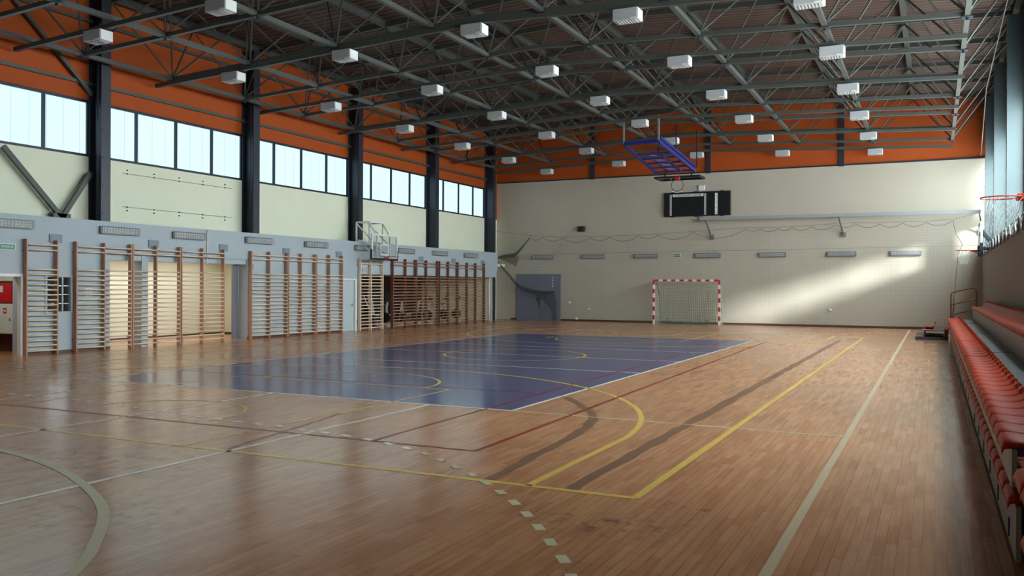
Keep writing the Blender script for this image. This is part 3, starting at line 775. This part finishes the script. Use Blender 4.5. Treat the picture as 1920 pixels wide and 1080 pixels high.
f.bar((-14.9, hy-.45, 4.2), (-14.9, hy+.45, 4.2), .05, .05); f.bar((-14.9, hy-.45, 3.5), (-14.9, hy+.45, 3.5), .05, .05); f.bar((-14.3, hy-.45, 4.2), (-14.3, hy+.45, 4.2), .05, .05); f.bar((-13.95, hy-.45, 3.3), (-13.95, hy+.45, 3.3), .05, .05)
f.build('folding_frame', M['white'], r)
# near hoop over the seating
r = empty('basketball_hoop', (0, 0, 0), 'hoop with long white net and orange bracket over the seating, close to the camera', 'basketball hoop')
backboard(r, 6.83, 3.35, 2.92, 1.8, 1.05, -1)
rim_net(r, 6.18, 3.32, 3.05, r=.27, depth=.52, loose=1., side=(1, 0), seg=14)
f = MB()
f.bbox(6.36, 6.80, 3.2, 3.44, 3.0, 3.09, .012); f.bbox(6.5, 6.80, 3.26, 3.38, 2.86, 3.0, .012); f.build('rim_bracket', M['rim'], r)
for yy in (2.85, 3.85):
    f = MB(); f.bar((6.86, yy, 3.6), (7.1, yy, 3.25), .06, .06); f.bar((6.86, yy, 3.2), (7.1, yy, 3.1), .06, .06); f.bar((6.86, yy, 3.6), (6.86, yy, 3.17), .06, .06); f.build('wall_arm', M['black'], r)
# far hoop over the seating
r = empty('basketball_hoop', (0, 0, 0), 'small hoop with white net above the handrail at the goal wall end of the seating', 'basketball hoop')
backboard(r, 6.72, 22.7, 2.92, 1.8, 1.05, -1)
rim_net(r, 6.22, 22.7, 3.05, r=.24, depth=.46, side=(1, 0), cord=.02)
f = MB(); f.bbox(6.64, 6.71, 22.4, 23.0, 2.84, 3.2, .02); f.build('rim_pad', M['black'], r)
f = MB(); f.bbox(6.44, 6.7, 22.62, 22.78, 2.99, 3.06, .01); f.build('rim_bracket', M['rim'], r)
for yy in (22.2, 23.2):
    f = MB(); f.bar((6.75, yy, 3.7), (7.1, yy, 3.25), .06, .06); f.bar((6.75, yy, 3.1), (7.1, yy, 3.1), .06, .06); f.bar((6.75, yy, 3.7), (6.75, yy, 3.08), .06, .06); f.build('wall_arm', M['black'], r)
# ceiling hoop, folded up
r = empty('ceiling_basketball_hoop', (-4.3, 22, 0), 'blue framed hoop folded up under the roof in front of the scoreboard', 'basketball hoop')
Y0 = 20.5-22; Y1 = 24-22
TL, TR = Vector((-.99, Y0, 7.15)), Vector((.36, Y0, 7.18))
BL, BR = Vector((-.72, Y1, 6.42)), Vector((.86, Y1, 6.45))
f = MB()
f.bar(TL, TR, .09, .14); f.bar(TL, BL, .08, .10); f.bar(TR, BR, .08, .14); f.bar(TR+Vector((0, .2, .16)), BR+Vector((.0, .1, .2)), .07, .1)
for t in (.35, .5, .65, .8, .95):
    a, b = TL.lerp(BL, t), TR.lerp(BR, t); f.bar(a, b, .06, .06)
    if t < .9: f.bar(a.lerp(b, .25), (TL.lerp(BL, t+.15)).lerp(TR.lerp(BR, t+.15), .7), .05, .05)
f.bar(TL.lerp(BL, .35).lerp(TR.lerp(BR, .35), .33), TL.lerp(BL, .97).lerp(TR.lerp(BR, .97), .33), .05, .05)
f.bar(TL.lerp(BL, .35).lerp(TR.lerp(BR, .35), .66), TL.lerp(BL, .97).lerp(TR.lerp(BR, .97), .66), .05, .05)
f.build('folding_frame', M['blueframe'], r)
for p_, m_, w_ in ((TL, 'alu', .06), (TR, 'alu', .06), (Vector((-.1, 22.0-22, 6.75)), 'black', .035), (Vector((.45, 22.6-22, 6.85)), 'black', .035), (Vector((.92, Y1, 6.6)), 'black', .035)):
    f = MB(); top = zb(p_.x-4.3)-.02
    f.bar(p_, (p_.x, p_.y, top), w_, w_, (1, 0, 0)); f.build('hanger_rod', M[m_], r)
b = MB(); b.bbox(-.72, 1.12, Y1-.35, Y1+.55, 6.18, 6.24, .01); bb = b.build('backboard', M['winglass'], r)
f = MB(); f.box(-.74, 1.14, Y1-.38, Y1-.33, 6.17, 6.25); f.box(-.74, 1.14, Y1+.53, Y1+.58, 6.17, 6.25); f.box(-.74, -.69, Y1-.33, Y1+.53, 6.17, 6.25); f.box(1.09, 1.14, Y1-.33, Y1+.53, 6.17, 6.25); f.build('board_frame', M['black'], bb)
f = MB()
for xx in (-.4, .7): f.bar((xx, Y1+.05, 6.24), (xx, Y1+.05, 6.45), .05, .05, (1, 0, 0))
f.build('board_strut', M['black'], r)
f = MB(); c = (.24, Y1-.42, 5.86)
f.path([(c[0]+.245*math.cos(2*PI*i/32), c[1], c[2]+.245*math.sin(2*PI*i/32)) for i in range(32)], .014, 6, True); f.build('rim', M['dcord'], r, True)
f = MB(); f.bbox(.14, .34, Y1-.45, Y1-.36, 6.07, 6.2, .01); f.build('rim_plate', M['red'], r)
f = MB(); f.path([(c[0]+.2*math.cos(a), c[1]-.02, c[2]-.27+.02*math.sin(a*3)) for a in [PI*i/8 for i in range(9)]], .016, 5); f.build('net', M['net'], r)

# ------------------------------------------------------------------ scoreboard and goal-wall fittings
s = empty('scoreboard', (-6.37, YF-.01, 5.1), 'wide black scoreboard with white strips on the cream goal wall', 'scoreboard')
W_, H_ = 3.16, 1.14
m = MB(); m.bbox(0, W_, -.16, 0, 0, H_, .01); m.build('case', M['board'], s)
m = MB(); m.bbox(.42, 1.9, -.17, -.16, .93, 1.06, .004); st = m.build('title_strip', M['white'], s)
text('GOSPODARZE  GOŚCIE', 'lettering', .12, M['black'], st, (1.16, -.172, .995), (PI/2, 0, 0), .002)
for x in (.28, 1.93):
    m = MB(); m.box(x, x+.1, -.17, -.16, .05, 1.05); m.build('name_strip', M['lens'], s)
m = MB(); m.box(2.44, 2.56, -.17, -.16, .05, 1.05); st = m.build('period_strip', M['white'], s)
for k, ch in enumerate('1234'): text(ch, 'digit', .12, M['black'], st, (2.5, -.172, .88-k*.25), (PI/2, 0, 0), .002)
for x, z in ((.4, -.03), (.4, 1.14), (1.55, -.03), (1.5, 1.14), (2.75, -.03), (2.75, 1.14)):
    m = MB(); m.box(x-.08, x+.08, -.12, -.02, z, z+.03); m.build('mounting_lug', M['black'], s)
m = MB(); m.bbox(-4.73, -4.45, YF-.1, YF, 6.3, 6.56, .01); tag(m.build('junction_box', M['white']), 'small white junction box just above the black scoreboard', 'box')
m = MB(); m.bbox(-4.75, -4.5, YF-.08, YF, 4.93, 5.08, .01); tag(m.build('cable_box', M['cage']), 'small grey cable box under the scoreboard at the beam end', 'box')
m = MB(); m.bbox(-10.8, -10.46, YF-.18, YF, 4.5, 4.77, .02); o = m.build('wall_speaker', M['black']); tag(o, 'small black loudspeaker box on the cream goal wall', 'speaker')
m = MB(); m.box(-10.77, -10.49, YF-.19, YF-.18, 4.53, 4.74); m.build('grille', M['board'], o)
# net rail beam with brackets
r = empty('net_beam', (-4.5, 29.2, 4.9), 'long grey steel beam carried off the goal wall below the scoreboard', 'beam')
m = MB(); m.bar((0, 0, 0.02), (11.5, 0, -.02), .1, .14); m.build('beam_bar', M['beamgrey'], r)
for x in (.1, 5.9, 11.3):
    m = MB(); m.bar((x+.15, .0, -.05), (x+.3, .62, -.8), .05, .06); m.bar((x, 0, 0), (x, .69, 0), .07, .07); m.box(x+.2, x+.4, .62, .69, -.92, -.7); m.build('bracket', M['cage'], r)
# sockets
for x, z, l in ((1.17, .76, 'small white socket low on the goal wall, right of the goal'.replace('right of', 'beyond')), (-11.3, .93, 'white switch beside the grey double door'), (-10.25, .62, 'round white socket between double door and goal'), (-10.9, .12, 'low white socket at the baseboard near the double door')):
    m = MB(); m.bbox(x-.06, x+.06, YF-.06, YF, z-.05, z+.05, .015); tag(m.build('wall_socket', M['white']), l, 'socket')

# curtain net
def fw(u_x): return u_x
NY = 29.35
net = empty('curtain_net', (0, NY, 0), 'thin dark ball-stop net hung in scallops from a wire across the goal wall', 'net')
hang = [(-13.3, 4.23), (-12.55, 4.22), (-11.5, 4.17), (-10.0, 4.17), (-9.0, 4.17), (-7.5, 4.2), (-6.55, 4.22), (-4.85, 4.3), (-2.4, 4.42), (-1.8, 4.40), (-1.0, 4.40), (-.4, 4.42), (.4, 4.44), (1.45, 4.5), (2.25, 4.52), (3.2, 4.48), (4.1, 4.5), (5.0, 4.5), (6.0, 4.55)]
def px_z(x, z): return z
wire = [(-15.4, 0, 4.62), (-13.3, 0, 4.34)]+[(x, 0, z+.05) for x, z in hang[1:]]+[(7.0, 0, 4.85)]
m = MB(); m.path(wire, .008, 5); m.build('carrier_wire', M['pcord'], net)
edge = []
for (xa, za), (xb, zc) in zip(hang, hang[1:]):
    sag = .17*abs(xb-xa)**.8
    for i in range(10):
        t = i/10; edge.append((xa+(xb-xa)*t, 0, za+(zc-za)*t-4*sag*t*(1-t)))
edge.append((hang[-1][0], 0, hang[-1][1]))
m = MB(); m.path(edge, .012, 5); m.build('edge_cord', M['pcord'], net)
m = MB(); vs = []; N_ = len(edge)
for k in range(6):
    for i, e in enumerate(edge):
        vs.append((e[0], .05*math.sin(e[0]*3.1)*k/5, e[2]*(1-k/5)+.05))
m.add(vs, [(k*N_+i, k*N_+i+1, (k+1)*N_+i+1, (k+1)*N_+i) for k in range(5) for i in range(N_-1)]); m.build('netting', M['netting'], net)
m = MB(); m.path([(-15.0, 0, 3.35), (-12.0, 0, 3.38), (-6, 0, 3.42), (0, 0, 3.45), (6.9, 0, 3.5)], .006, 5); m.build('middle_cord', M['pcord'], net)
m = MB(); m.path([(6.0, 0, 4.55), (6.1, 0, 4.0), (6.35, 0, 3.55), (6.2, 0, 3.2), (6.1, 0, 2.0), (6.05, 0, .8)], .01, 5); m.build('side_cord', M['dcord'], net)
# gathered end of the net
g = empty('gathered_net', (-15.2, NY, 0), 'dark gathered net end swagged from the corner down across the double door', 'net')
def swag(pts, rad, name, m_):
    m = MB(); P_ = smooth3(pts)
    m_n = len(P_); vs = []
    for i, p in enumerate(P_):
        t = i/(m_n-1); rr = rad(t)
        for j in range(8): vs.append((p[0], p[1]+.05*math.cos(2*PI*j/8), p[2]+rr*math.sin(2*PI*j/8)))
    m.add(vs, [(i*8+j, i*8+(j+1) % 8, (i+1)*8+(j+1) % 8, (i+1)*8+j) for i in range(m_n-1) for j in range(8)])
    return m.build(name, m_, g)
def smooth3(pts, n=6):
    xs = smooth([(p[0], p[2]) for p in pts], n)
    return [(a, 0, b) for a, b in xs]
swag([(-.05, 0, 3.15), (.7, 0, 2.35), (1.3, 0, 1.75), (2.0, 0, 1.5), (2.7, 0, 1.42), (3.25, 0, 1.48)], lambda t: .05+.07*math.sin(PI*t), 'swag', M['netbundle'])
swag([(-.05, 0, 3.2), (.5, 0, 3.3), (1.05, 0, 3.35), (1.5, 0, 3.75), (1.9, 0, 4.2)], lambda t: .03+.08*math.sin(PI*t), 'upper_swag', M['netbundle'])
m = MB(); m.add([(2.05, -.03, 1.5), (3.3, -.03, 1.5), (3.42, -.03, .9), (3.45, -.03, .02), (3.2, -.03, .02), (3.1, -.03, .6), (2.7, -.03, 1.0)], [(0, 1, 2, 6), (6, 2, 3, 5), (5, 3, 4)]); m.build('hanging_fold', M['netbundle'], g)
m = MB(); m.add([(.1, .03, 3.2), (1.05, .03, 3.3), (1.3, .03, 3.3), (1.15, .03, 2.75), (.75, .03, 2.95)], [(0, 1, 2, 3, 4)]); m.build('loose_corner', M['netbundle'], g)
m = MB(); m.path([(3.3, -.04, 1.5), (3.38, -.04, 1.0), (3.33, -.04, .5), (3.4, -.04, .02)], .015, 5); m.build('tie_cord', M['dcord'], g)

# gathered net along the ledge over the seating
g2 = empty('ledge_net', (XR-.05, 0, 3.3), 'grey net gathered in hanging loops along the ledge under the tall windows', 'net')
m = MB(); m.path([(0, y_, .06) for y_ in (9, 14, 20, 29.3)], .012, 5); m.build('carrier_wire', M['dcord'], g2)
yy = 10.2; k = 0
while yy < 29:
    st_ = 1.25+.35*((k*7) % 3)/2
    m = MB(); pts = [(-.03, yy+st_*t, .05-.32*math.sin(PI*t)) for t in [i/10 for i in range(11)]]
    m.path(pts, .028, 6); m.build('net_loop', M['cage'], g2); yy += st_; k += 1
m = MB(); m.path([(XR-.1, 29.3, 7.2), (XR-.35, 20.0, 8.0), (XR-.2, 11, 8.9)], .015, 5); tag(m.build('slack_cable', M['cage']), 'thin pale cable running up along the window columns over the seating', 'cable')

# ------------------------------------------------------------------ goal
gl = empty('handball_goal', (-5.05, 28.85, 0), 'red and white striped handball goal with pale net against the goal wall', 'goal')
def striped(name, p, q, first_red=True):
    p, q = Vector(p), Vector(q); L_ = (q-p).length; n_ = max(1, round(L_/.2)); m = MB()
    for i in range(n_):
        m.mi = 0 if (i % 2 == 0) == first_red else 1
        m.bar(p.lerp(q, i/n_), p.lerp(q, (i+1)/n_), .085, .085, (0, 1, 0))
    return m.build(name, [M['goalred'], M['goalwhite']], gl)
striped('post', (-1.54, 0, 2.06), (-1.54, 0, 0)); striped('post', (1.54, 0, 2.06), (1.54, 0, 0)); striped('crossbar', (-1.5, 0, 2.05), (1.5, 0, 2.05))
m = MB()
for x in (-1.52, 1.52):
    m.path([(x, .04, 2.04), (x*.99, .35, 1.95), (x*.97, .75, 1.2), (x*.97, .9, .03)], .018, 6); m.bar((x, 0, .02), (x, .9, .02), .03, .03)
m.bar((-1.5, .9, .02), (1.5, .9, .02), .03, .03); m.build('back_frame', M['cage'], gl)
m = MB()
def gz(t): # profile of the net from crossbar back and down
    P_ = [(.04, 2.0), (.35, 1.93), (.6, 1.55), (.78, .8), (.88, .05)]
    s_ = t*(len(P_)-1); i = min(int(s_), len(P_)-2); f_ = s_-i
    return P_[i][0]+(P_[i+1][0]-P_[i][0])*f_, P_[i][1]+(P_[i+1][1]-P_[i][1])*f_
for i in range(31):
    x = -1.5+i*.1
    pts = []
    for k in range(9):
        a, b = gz(k/8); pts.append((x+.02*math.sin(k*1.7+i), a, b))
    m.path(pts, .009, 3)
for k in range(1, 22):
    a, b = gz(k/22); m.path([(-1.5+j*.3, a+.01*math.sin(j+k), b+.015*math.sin(j*1.3+k*2)) for j in range(11)], .008, 3)
for s_ in (-1, 1):
    for k in range(1, 9):
        a, b = gz(k/8); m.tube((s_*1.5, .03, b), (s_*1.5, a, b), .0055, 3)
    for k in range(1, 8): m.tube((s_*1.5, k*.1, 1.9-k*.02), (s_*1.5, k*.1, .03), .0055, 3)
m.build('net', M['gnet'], gl)
m = MB()
m.path([(-1.05+i*.08, .5+.1*math.sin(i*1.1), .05+.05*abs(math.sin(i*1.9))) for i in range(24)], .02, 5)
m.path([(-1.05, .5, .25), (-.95, .5, .1), (-.7, .5, .08)], .015, 5); m.path([(.7, .5, .06), (.85, .5, .18), (.95, .5, .2)], .02, 5)
m.build('bottom_rope', M['teal'], gl)

# ------------------------------------------------------------------ bleachers
def seat_shell(w_=.44, d=.33, back=.05):
    """moulded seat shell: rolled front lip, dished pan, low upturned back with two lugs; origin front edge top centre, extends +x"""
    m = MB(); nx, ny = 9, 9
    xs = [0, .015, .05, .10, .16, .22, .27, .31, d]
    def zs(i, j):
        x = xs[i]; t = (j/(ny-1)-.5)*2
        z = {0: -.045, 1: -.008, 2: .0, 3: -.006, 4: -.012, 5: -.012, 6: -.002, 7: .02, 8: back}[i]
        z -= .022*abs(t)**6
        z += .008*abs(t)**3*(1 if i > 2 else 0)
        return z
    vt = [(xs[i], (j/(ny-1)-.5)*w_, zs(i, j)) for i in range(nx) for j in range(ny)]
    vb = [(x+.0, y, z-.03) for x, y, z in vt]
    fs = []
    for i in range(nx-1):
        for j in range(ny-1):
            a = i*ny+j; fs.append((a, a+1, a+ny+1, a+ny)); b = a+nx*ny; fs.append((b, b+ny, b+ny+1, b+1))
    n0 = nx*ny
    for i in range(nx-1):
        for j in (0, ny-1):
            a = i*ny+j; fs.append((a, a+ny, a+ny+n0, a+n0))
    for j in range(ny-1):
        for i in (0, nx-1):
            a = i*ny+j; fs.append((a, a+n0, a+1+n0, a+1))
    m.add(vt+vb, fs)
    for y in (-.16, .16): m.tube((d-.02, y, back-.03), (d+.012, y, back+.015), .016, 6)
    return m
def add_seats(root, x, y0, y1, z, d=.33, back=.05, lean=0.):
    n_ = max(1, round((y1-y0)/.46)); s0 = None
    for k in range(n_):
        if s0 is None:
            s0 = seat_shell(.445, d, back).build('seat', M['seat'], root, True); o = s0
        else: o = s0.copy(); COL.objects.link(o); o.parent = root
        o.location = (x, y0+(k+.5)*(y1-y0)/n_, z)
def bleacher(y0, y1, label, seats1=True):
    r = empty('bleacher_section', (0, 0, 0), label, 'bleacher', 'folding seat sections along the block wall')
    m = MB(); m.box(5.78, 5.81, y0, y1, .04, .385); m.build('front_panel', M['panel'], r)
    m = MB(); m.box(5.755, 5.785, y0, y1, .51, .745); m.build('upper_panel', M['panel'], r)
    m = MB(); m.box(5.81, 5.99, y0+.02, y1-.02, .34, .40); m.box(5.79, 5.99, y0+.01, y1-.01, .70, .745); m.build('seat_deck', M['plat'], r)
    m = MB()
    for yy in (y0+.05, y1-.09):
        m.box(5.83, 5.98, yy, yy+.04, 0, .34); m.box(5.83, 5.98, yy, yy+.04, .40, .70)
    for i in range(3): m.bar((5.85, y0+.1, .05+i*.1), (5.85, y1-.1, .05+i*.1), .03, .03)
    m.build('understructure', M['under'], r)
    for k in range(int((y1-y0)/1.1)):
        m = MB(); m.box(5.772, 5.78, y0+.5+k*1.1, y0+.53+k*1.1, .08, .2); m.build('latch', M['under'], r)
    if seats1: add_seats(r, 5.735, y0+.02, y1-.02, .455, .25, .03)
    add_seats(r, 5.70, y0+.01, y1-.01, .80)
    return r
bleacher(-4.72, 2.9, 'two tiers of ribbed orange seats from the aisle step to the first break')
bleacher(2.98, 6.9, 'short two tier seat section just past the long ribbed section')
bleacher(6.98, 11.1, 'middle short two tier orange seat section along the block wall')
bleacher(11.18, 20.3, 'two tier orange seat section ending at the brown handrail')
bleacher(-12, -5.55, 'seat section beyond the aisle step, closest to the camera')
# deck between second and top tier
r = empty('top_tier_bench', (0, 0, 0), 'long raised top row of orange seats against the block wall', 'bleacher')
m = MB(); m.box(6.05, 6.42, YB+.5, 20.3, .70, .745); m.build('walkway', M['plat'], r)
m = MB(); 
for y_ in (4.6, 11.0, 17): m.box(6.05, 6.42, y_, y_+.03, .745, .749)
m.build('walkway_joint', M['under'], r)
m = MB(); m.box(6.42, 6.46, YB+.5, 20.3, .745, 1.12); m.build('front_panel', M['panel'], r)
m = MB(); m.box(6.46, XR-.01, YB+.5, 20.3, 1.06, 1.12); m.build('seat_deck', M['plat'], r)
m = MB(); m.box(6.5, 6.56, YB+.6, 20.25, 0, 1.06); m.build('understructure', M['under'], r)
s0 = None; n_ = 56
for k in range(n_):
    if s0 is None: s0 = seat_shell(.445, .42, .16).build('seat', M['seat'], r, True); o = s0
    else: o = s0.copy(); COL.objects.link(o); o.parent = r
    o.location = (6.38, -5.4+(k+.5)*.459, 1.175)
# aisle step between the two nearest sections
r = empty('aisle_step', (6.0, -5.13, 0), 'silver ridged aluminium steps in the gap between seat sections', 'step')
m = MB(); m.bbox(-.13, .1, -.36, .36, .52, .56, .006); m.build('tread', M['alu'], r)
m = MB(); m.bbox(-.18, -.05, -.36, .36, .24, .28, .006); m.build('tread', M['alu'], r)
m = MB(); m.box(-.17, .1, -.38, -.355, 0, .55); m.box(-.17, .1, .355, .38, 0, .55); m.build('side_plate', M['under'], r)
# handrail
r = empty('handrail', (0, 20.35, 0), 'brown bent tube handrail at the goal wall end of the seating', 'handrail')
def rail(pts): m = MB(); m.path(pts, .02, 8); return m
rail([(5.80, 0, .75), (5.80, 0, 1.52), (5.83, 0, 1.6), (5.95, 0, 1.64), (6.40, 0, 1.76), (6.48, 0, 1.75), (6.53, 0, 1.66), (6.54, 0, .76)]).build('outer_tube', M['brass'], r, True)
m = MB(); m.tube((5.80, 0, 1.2), (6.53, 0, 1.42), .017, 8); m.build('middle_tube', M['brass'], r, True)
m = MB(); m.tube((5.9, 0, .9), (6.54, 0, 1.1), .017, 8); m.tube((5.86, .25, .75), (5.9, .25, 1.55), .017, 8); m.build('lower_tube', M['brass'], r, True)
m = MB(); m.box(5.75, 6.6, -.02, .3, .70, .75); m.box(5.8, 5.84, 0, .3, 0, .70); m.box(6.5, 6.54, 0, .3, 0, .70); m.build('foot_platform', M['plat'], r)
# pulled out bench end by the goal wall
r = empty('pulled_out_bench', (4.75, 21.5, 0), 'low dark pulled out bench tier with one orange seat by the goal wall', 'bench')
m = MB(); m.bbox(0, .95, 0, 3.2, .06, .10, .005); m.box(.0, .95, 0, .04, 0, .06); m.build('lower_tier', M['plat'], r)
m = MB(); m.bbox(.24, .95, 0, 3.2, .30, .34, .005); m.box(.26, .3, 0.02, 3.2, .1, .3); m.build('upper_tier', M['under'], r)
m = MB(); m.bar((-.01, -.01, .14), (.2, -.01, .14), .02, .03); m.bar((.2, -.01, .35), (.92, -.01, .33), .02, .03); m.bar((0, 0, .17), (0, .1, .17), .05, .05); m.build('silver_edge', M['alu'], r)
o = seat_shell(.44, .36, .12).build('seat', M['seat'], r, True); o.location = (.25, .3, .47)
o = seat_shell(.44, .3, .1).build('seat', M['seat'], r, True); o.location = (.86, .1, .42); o.scale = (.5, 1, 1.6)
m = MB(); m.box(.3, .55, .2, .4, .34, .43); m.box(.88, 1.0, 0, .2, 0, .38); m.build('seat_bracket', M['under'], r)

# ------------------------------------------------------------------ gym equipment behind the far ladders
def bike():
    r = empty('exercise_bike', (0, 0, 0))
    m = MB(); m.bar((-.5, -.22, .04), (-.5, .22, .04), .06, .06); m.bar((.45, -.22, .04), (.45, .22, .04), .06, .06); m.bar((-.5, 0, .06), (.45, 0, .06), .07, .07)
    m.bar((-.28, 0, .08), (-.38, 0, .85), .06, .06); m.bar((.25, 0, .08), (.4, 0, 1.05), .06, .06); m.bar((-.3, 0, .45), (.3, 0, .5), .05, .05); m.build('frame', M['gymgrey'], r)
    m = MB(); m.tube((.28, -.03, .38), (.28, .03, .38), .23, 20); m.build('flywheel', M['black'], r)
    m = MB(); m.bbox(-.53, -.25, -.1, .1, .85, .92, .03); m.build('saddle', M['black'], r)
    m = MB(); m.path([(.25, -.24, 1.12), (.42, -.2, 1.1), (.42, 0, 1.06), (.42, .2, 1.1), (.25, .24, 1.12)], .018, 8); m.build('handlebar', M['black'], r, True)
    m = MB(); m.bbox(.38, .48, -.1, .1, 1.1, 1.24, .01); m.build('console', M['black'], r)
    m = MB(); m.bar((-.02, -.1, .2), (.02, -.1, .42), .02, .03); m.bar((.02, .1, .55), (-.02, .1, .33), .02, .03); m.box(-.07, .05, -.2, -.1, .18, .2); m.box(-.05, .07, .1, .2, .54, .56); m.build('pedal_crank', M['cage'], r)
    return r
bk = bike(); first = True
for k, (y, x, a) in enumerate([(19.9, -16.0, .2), (21.2, -16.1, .1), (22.4, -16.0, .25), (23.7, -16.2, .15), (25.0, -16.1, .2), (26.2, -16.1, .3)]):
    o = bk if first else copy_tree(bk); first = False
    o.location = (x, y, 0); o.rotation_euler.z = a
    tag(o, 'pale exercise bike in the gym opening, %s counted from the ladder gap' % ORD[k], 'exercise bike', 'exercise bikes behind the wall bars')
r = empty('cross_trainer', (-16.2, 19.0, 0), 'tall white cross trainer with black screen in the gap between ladder runs', 'exercise machine', rz=.3)
m = MB(); m.bbox(-.6, .6, -.1, .1, 0, .1, .02); m.bbox(.25, .6, -.12, .12, .1, .5, .04); m.build('base', M['black'], r)
m = MB(); m.bar((.45, 0, .4), (.3, 0, 1.35), .12, .16, (1, 0, 0)); m.build('mast', M['gymgrey'], r)
m = MB(); m.bbox(.2, .3, -.16, .16, 1.35, 1.55, .02); m.build('screen', M['black'], r)
for s_ in (-1, 1):
    m = MB(); m.path([(.4, s_*.2, .3), (.35, s_*.25, .8), (.15, s_*.27, 1.3)], .02, 8); m.build('arm_lever', M['gymgrey'], r, True)
for k, y in enumerate((16.9, 17.6)):
    r = empty('weight_bench', (-15.9, y, 0), 'dark padded bench behind the pale wall bars, %s' % ('closest to the side door' if k == 0 else 'closest to the cross trainer'), 'bench', 'benches behind the pale wall bars')
    m = MB(); m.bbox(-.5, .5, -.16, .16, .42, .5, .03); m.build('pad', M['black'], r)
    m = MB(); [m.bar((sx*.4, -.2, .02), (sx*.4, .2, .02), .05, .04) for sx in (-1, 1)]; [m.bar((sx*.4, 0, .03), (sx*.4, 0, .42), .05, .05) for sx in (-1, 1)]; m.build('frame', M['gymgrey'], r)
m = MB(); m.bbox(-19.14, -18.8, 23.2, 27.4, 0, 1.5, .02); tag(m.build('storage_cupboard', M['black']), 'dark low cupboard along the back of the gym behind the bikes', 'cupboard')
# cable on recess floor
m = MB(); m.path([(-14.9, 8.0, .015), (-15.0, 8.15, .015), (-15.2, 8.3, .015), (-15.35, 8.55, .015), (-15.5, 8.6, .4), (-15.55, 8.62, 1.2)], .012, 6); tag(m.build('power_cable', M['cage'], smooth=True), 'grey cable trailing on the floor in the recess', 'cable')

# ------------------------------------------------------------------ light
wd = bpy.data.worlds.new('sky'); sc.world = wd; wd.use_nodes = True
bg = wd.node_tree.nodes['Background']; bg.inputs[0].default_value = (.72, .9, 1.0, 1); bg.inputs[1].default_value = 2.2
def area(name, loc, size, rot, e, col):
    l = bpy.data.lights.new(name, 'AREA'); l.shape = 'RECTANGLE'; l.size, l.size_y = size; l.energy = e; l.color = col
    o = bpy.data.objects.new(name, l); COL.objects.link(o); o.location = loc; o.rotation_euler = rot; return o
area('recess_lamp', (-16.2, 8.3, 2.6), (1.6, 6.5), (0, 0, 0), 40, (1, .99, .93))
area('corridor_fill_light', (-15.8, 1.5, 2.7), (1., 1.5), (0, 0, 0), 14, (1, .97, .9))  # unseen area light added to brighten the corridor, no fixture
area('gym_fill_light', (-17.2, 19.5, 2.7), (1.2, 5), (0, 0, 0), 13, (1, .97, .9))  # area light without a fixture, added out of view to lift the gym
s = bpy.data.lights.new('sun', 'SUN'); s.energy = 9.; s.angle = math.radians(7); s.color = (.95, 1, .98)
so = bpy.data.objects.new('sun', s); COL.objects.link(so)
so.rotation_euler = Vector((-1, .62, -.36)).to_track_quat('-Z', 'Y').to_euler()

# ------------------------------------------------------------------ camera
cam = bpy.data.cameras.new('camera'); co = bpy.data.objects.new('camera', cam); COL.objects.link(co)
f_, yaw, pit, rol = 1628.14, .4526, -.0022, .0048
F = Vector((-math.sin(yaw)*math.cos(pit), math.cos(yaw)*math.cos(pit), math.sin(pit)))
Rt = F.cross(Vector((0, 0, 1))).normalized(); U = Rt.cross(F)
c_, s_ = math.cos(rol), math.sin(rol)
R2 = Rt*c_+U*s_; U2 = -Rt*s_+U*c_
mw = Matrix((R2, U2, -F)).transposed().to_4x4(); mw.translation = Vector((5.3146, -10.9492, 1.7477))
co.matrix_world = mw
cam.sensor_width = 36; cam.lens = f_*36/1920; cam.clip_end = 200
sc.camera = co
vs_ = sc.view_settings
vs_.view_transform = 'Standard'; vs_.look = 'None'; vs_.gamma = 1; vs_.use_curve_mapping = False; vs_.exposure = 1.05
sc.cycles.max_bounces = 8; sc.cycles.diffuse_bounces = 5; sc.cycles.glossy_bounces = 4; sc.cycles.transparent_max_bounces = 12
sc.cycles.use_denoising = True
sc.cycles.sample_clamp_indirect = 8
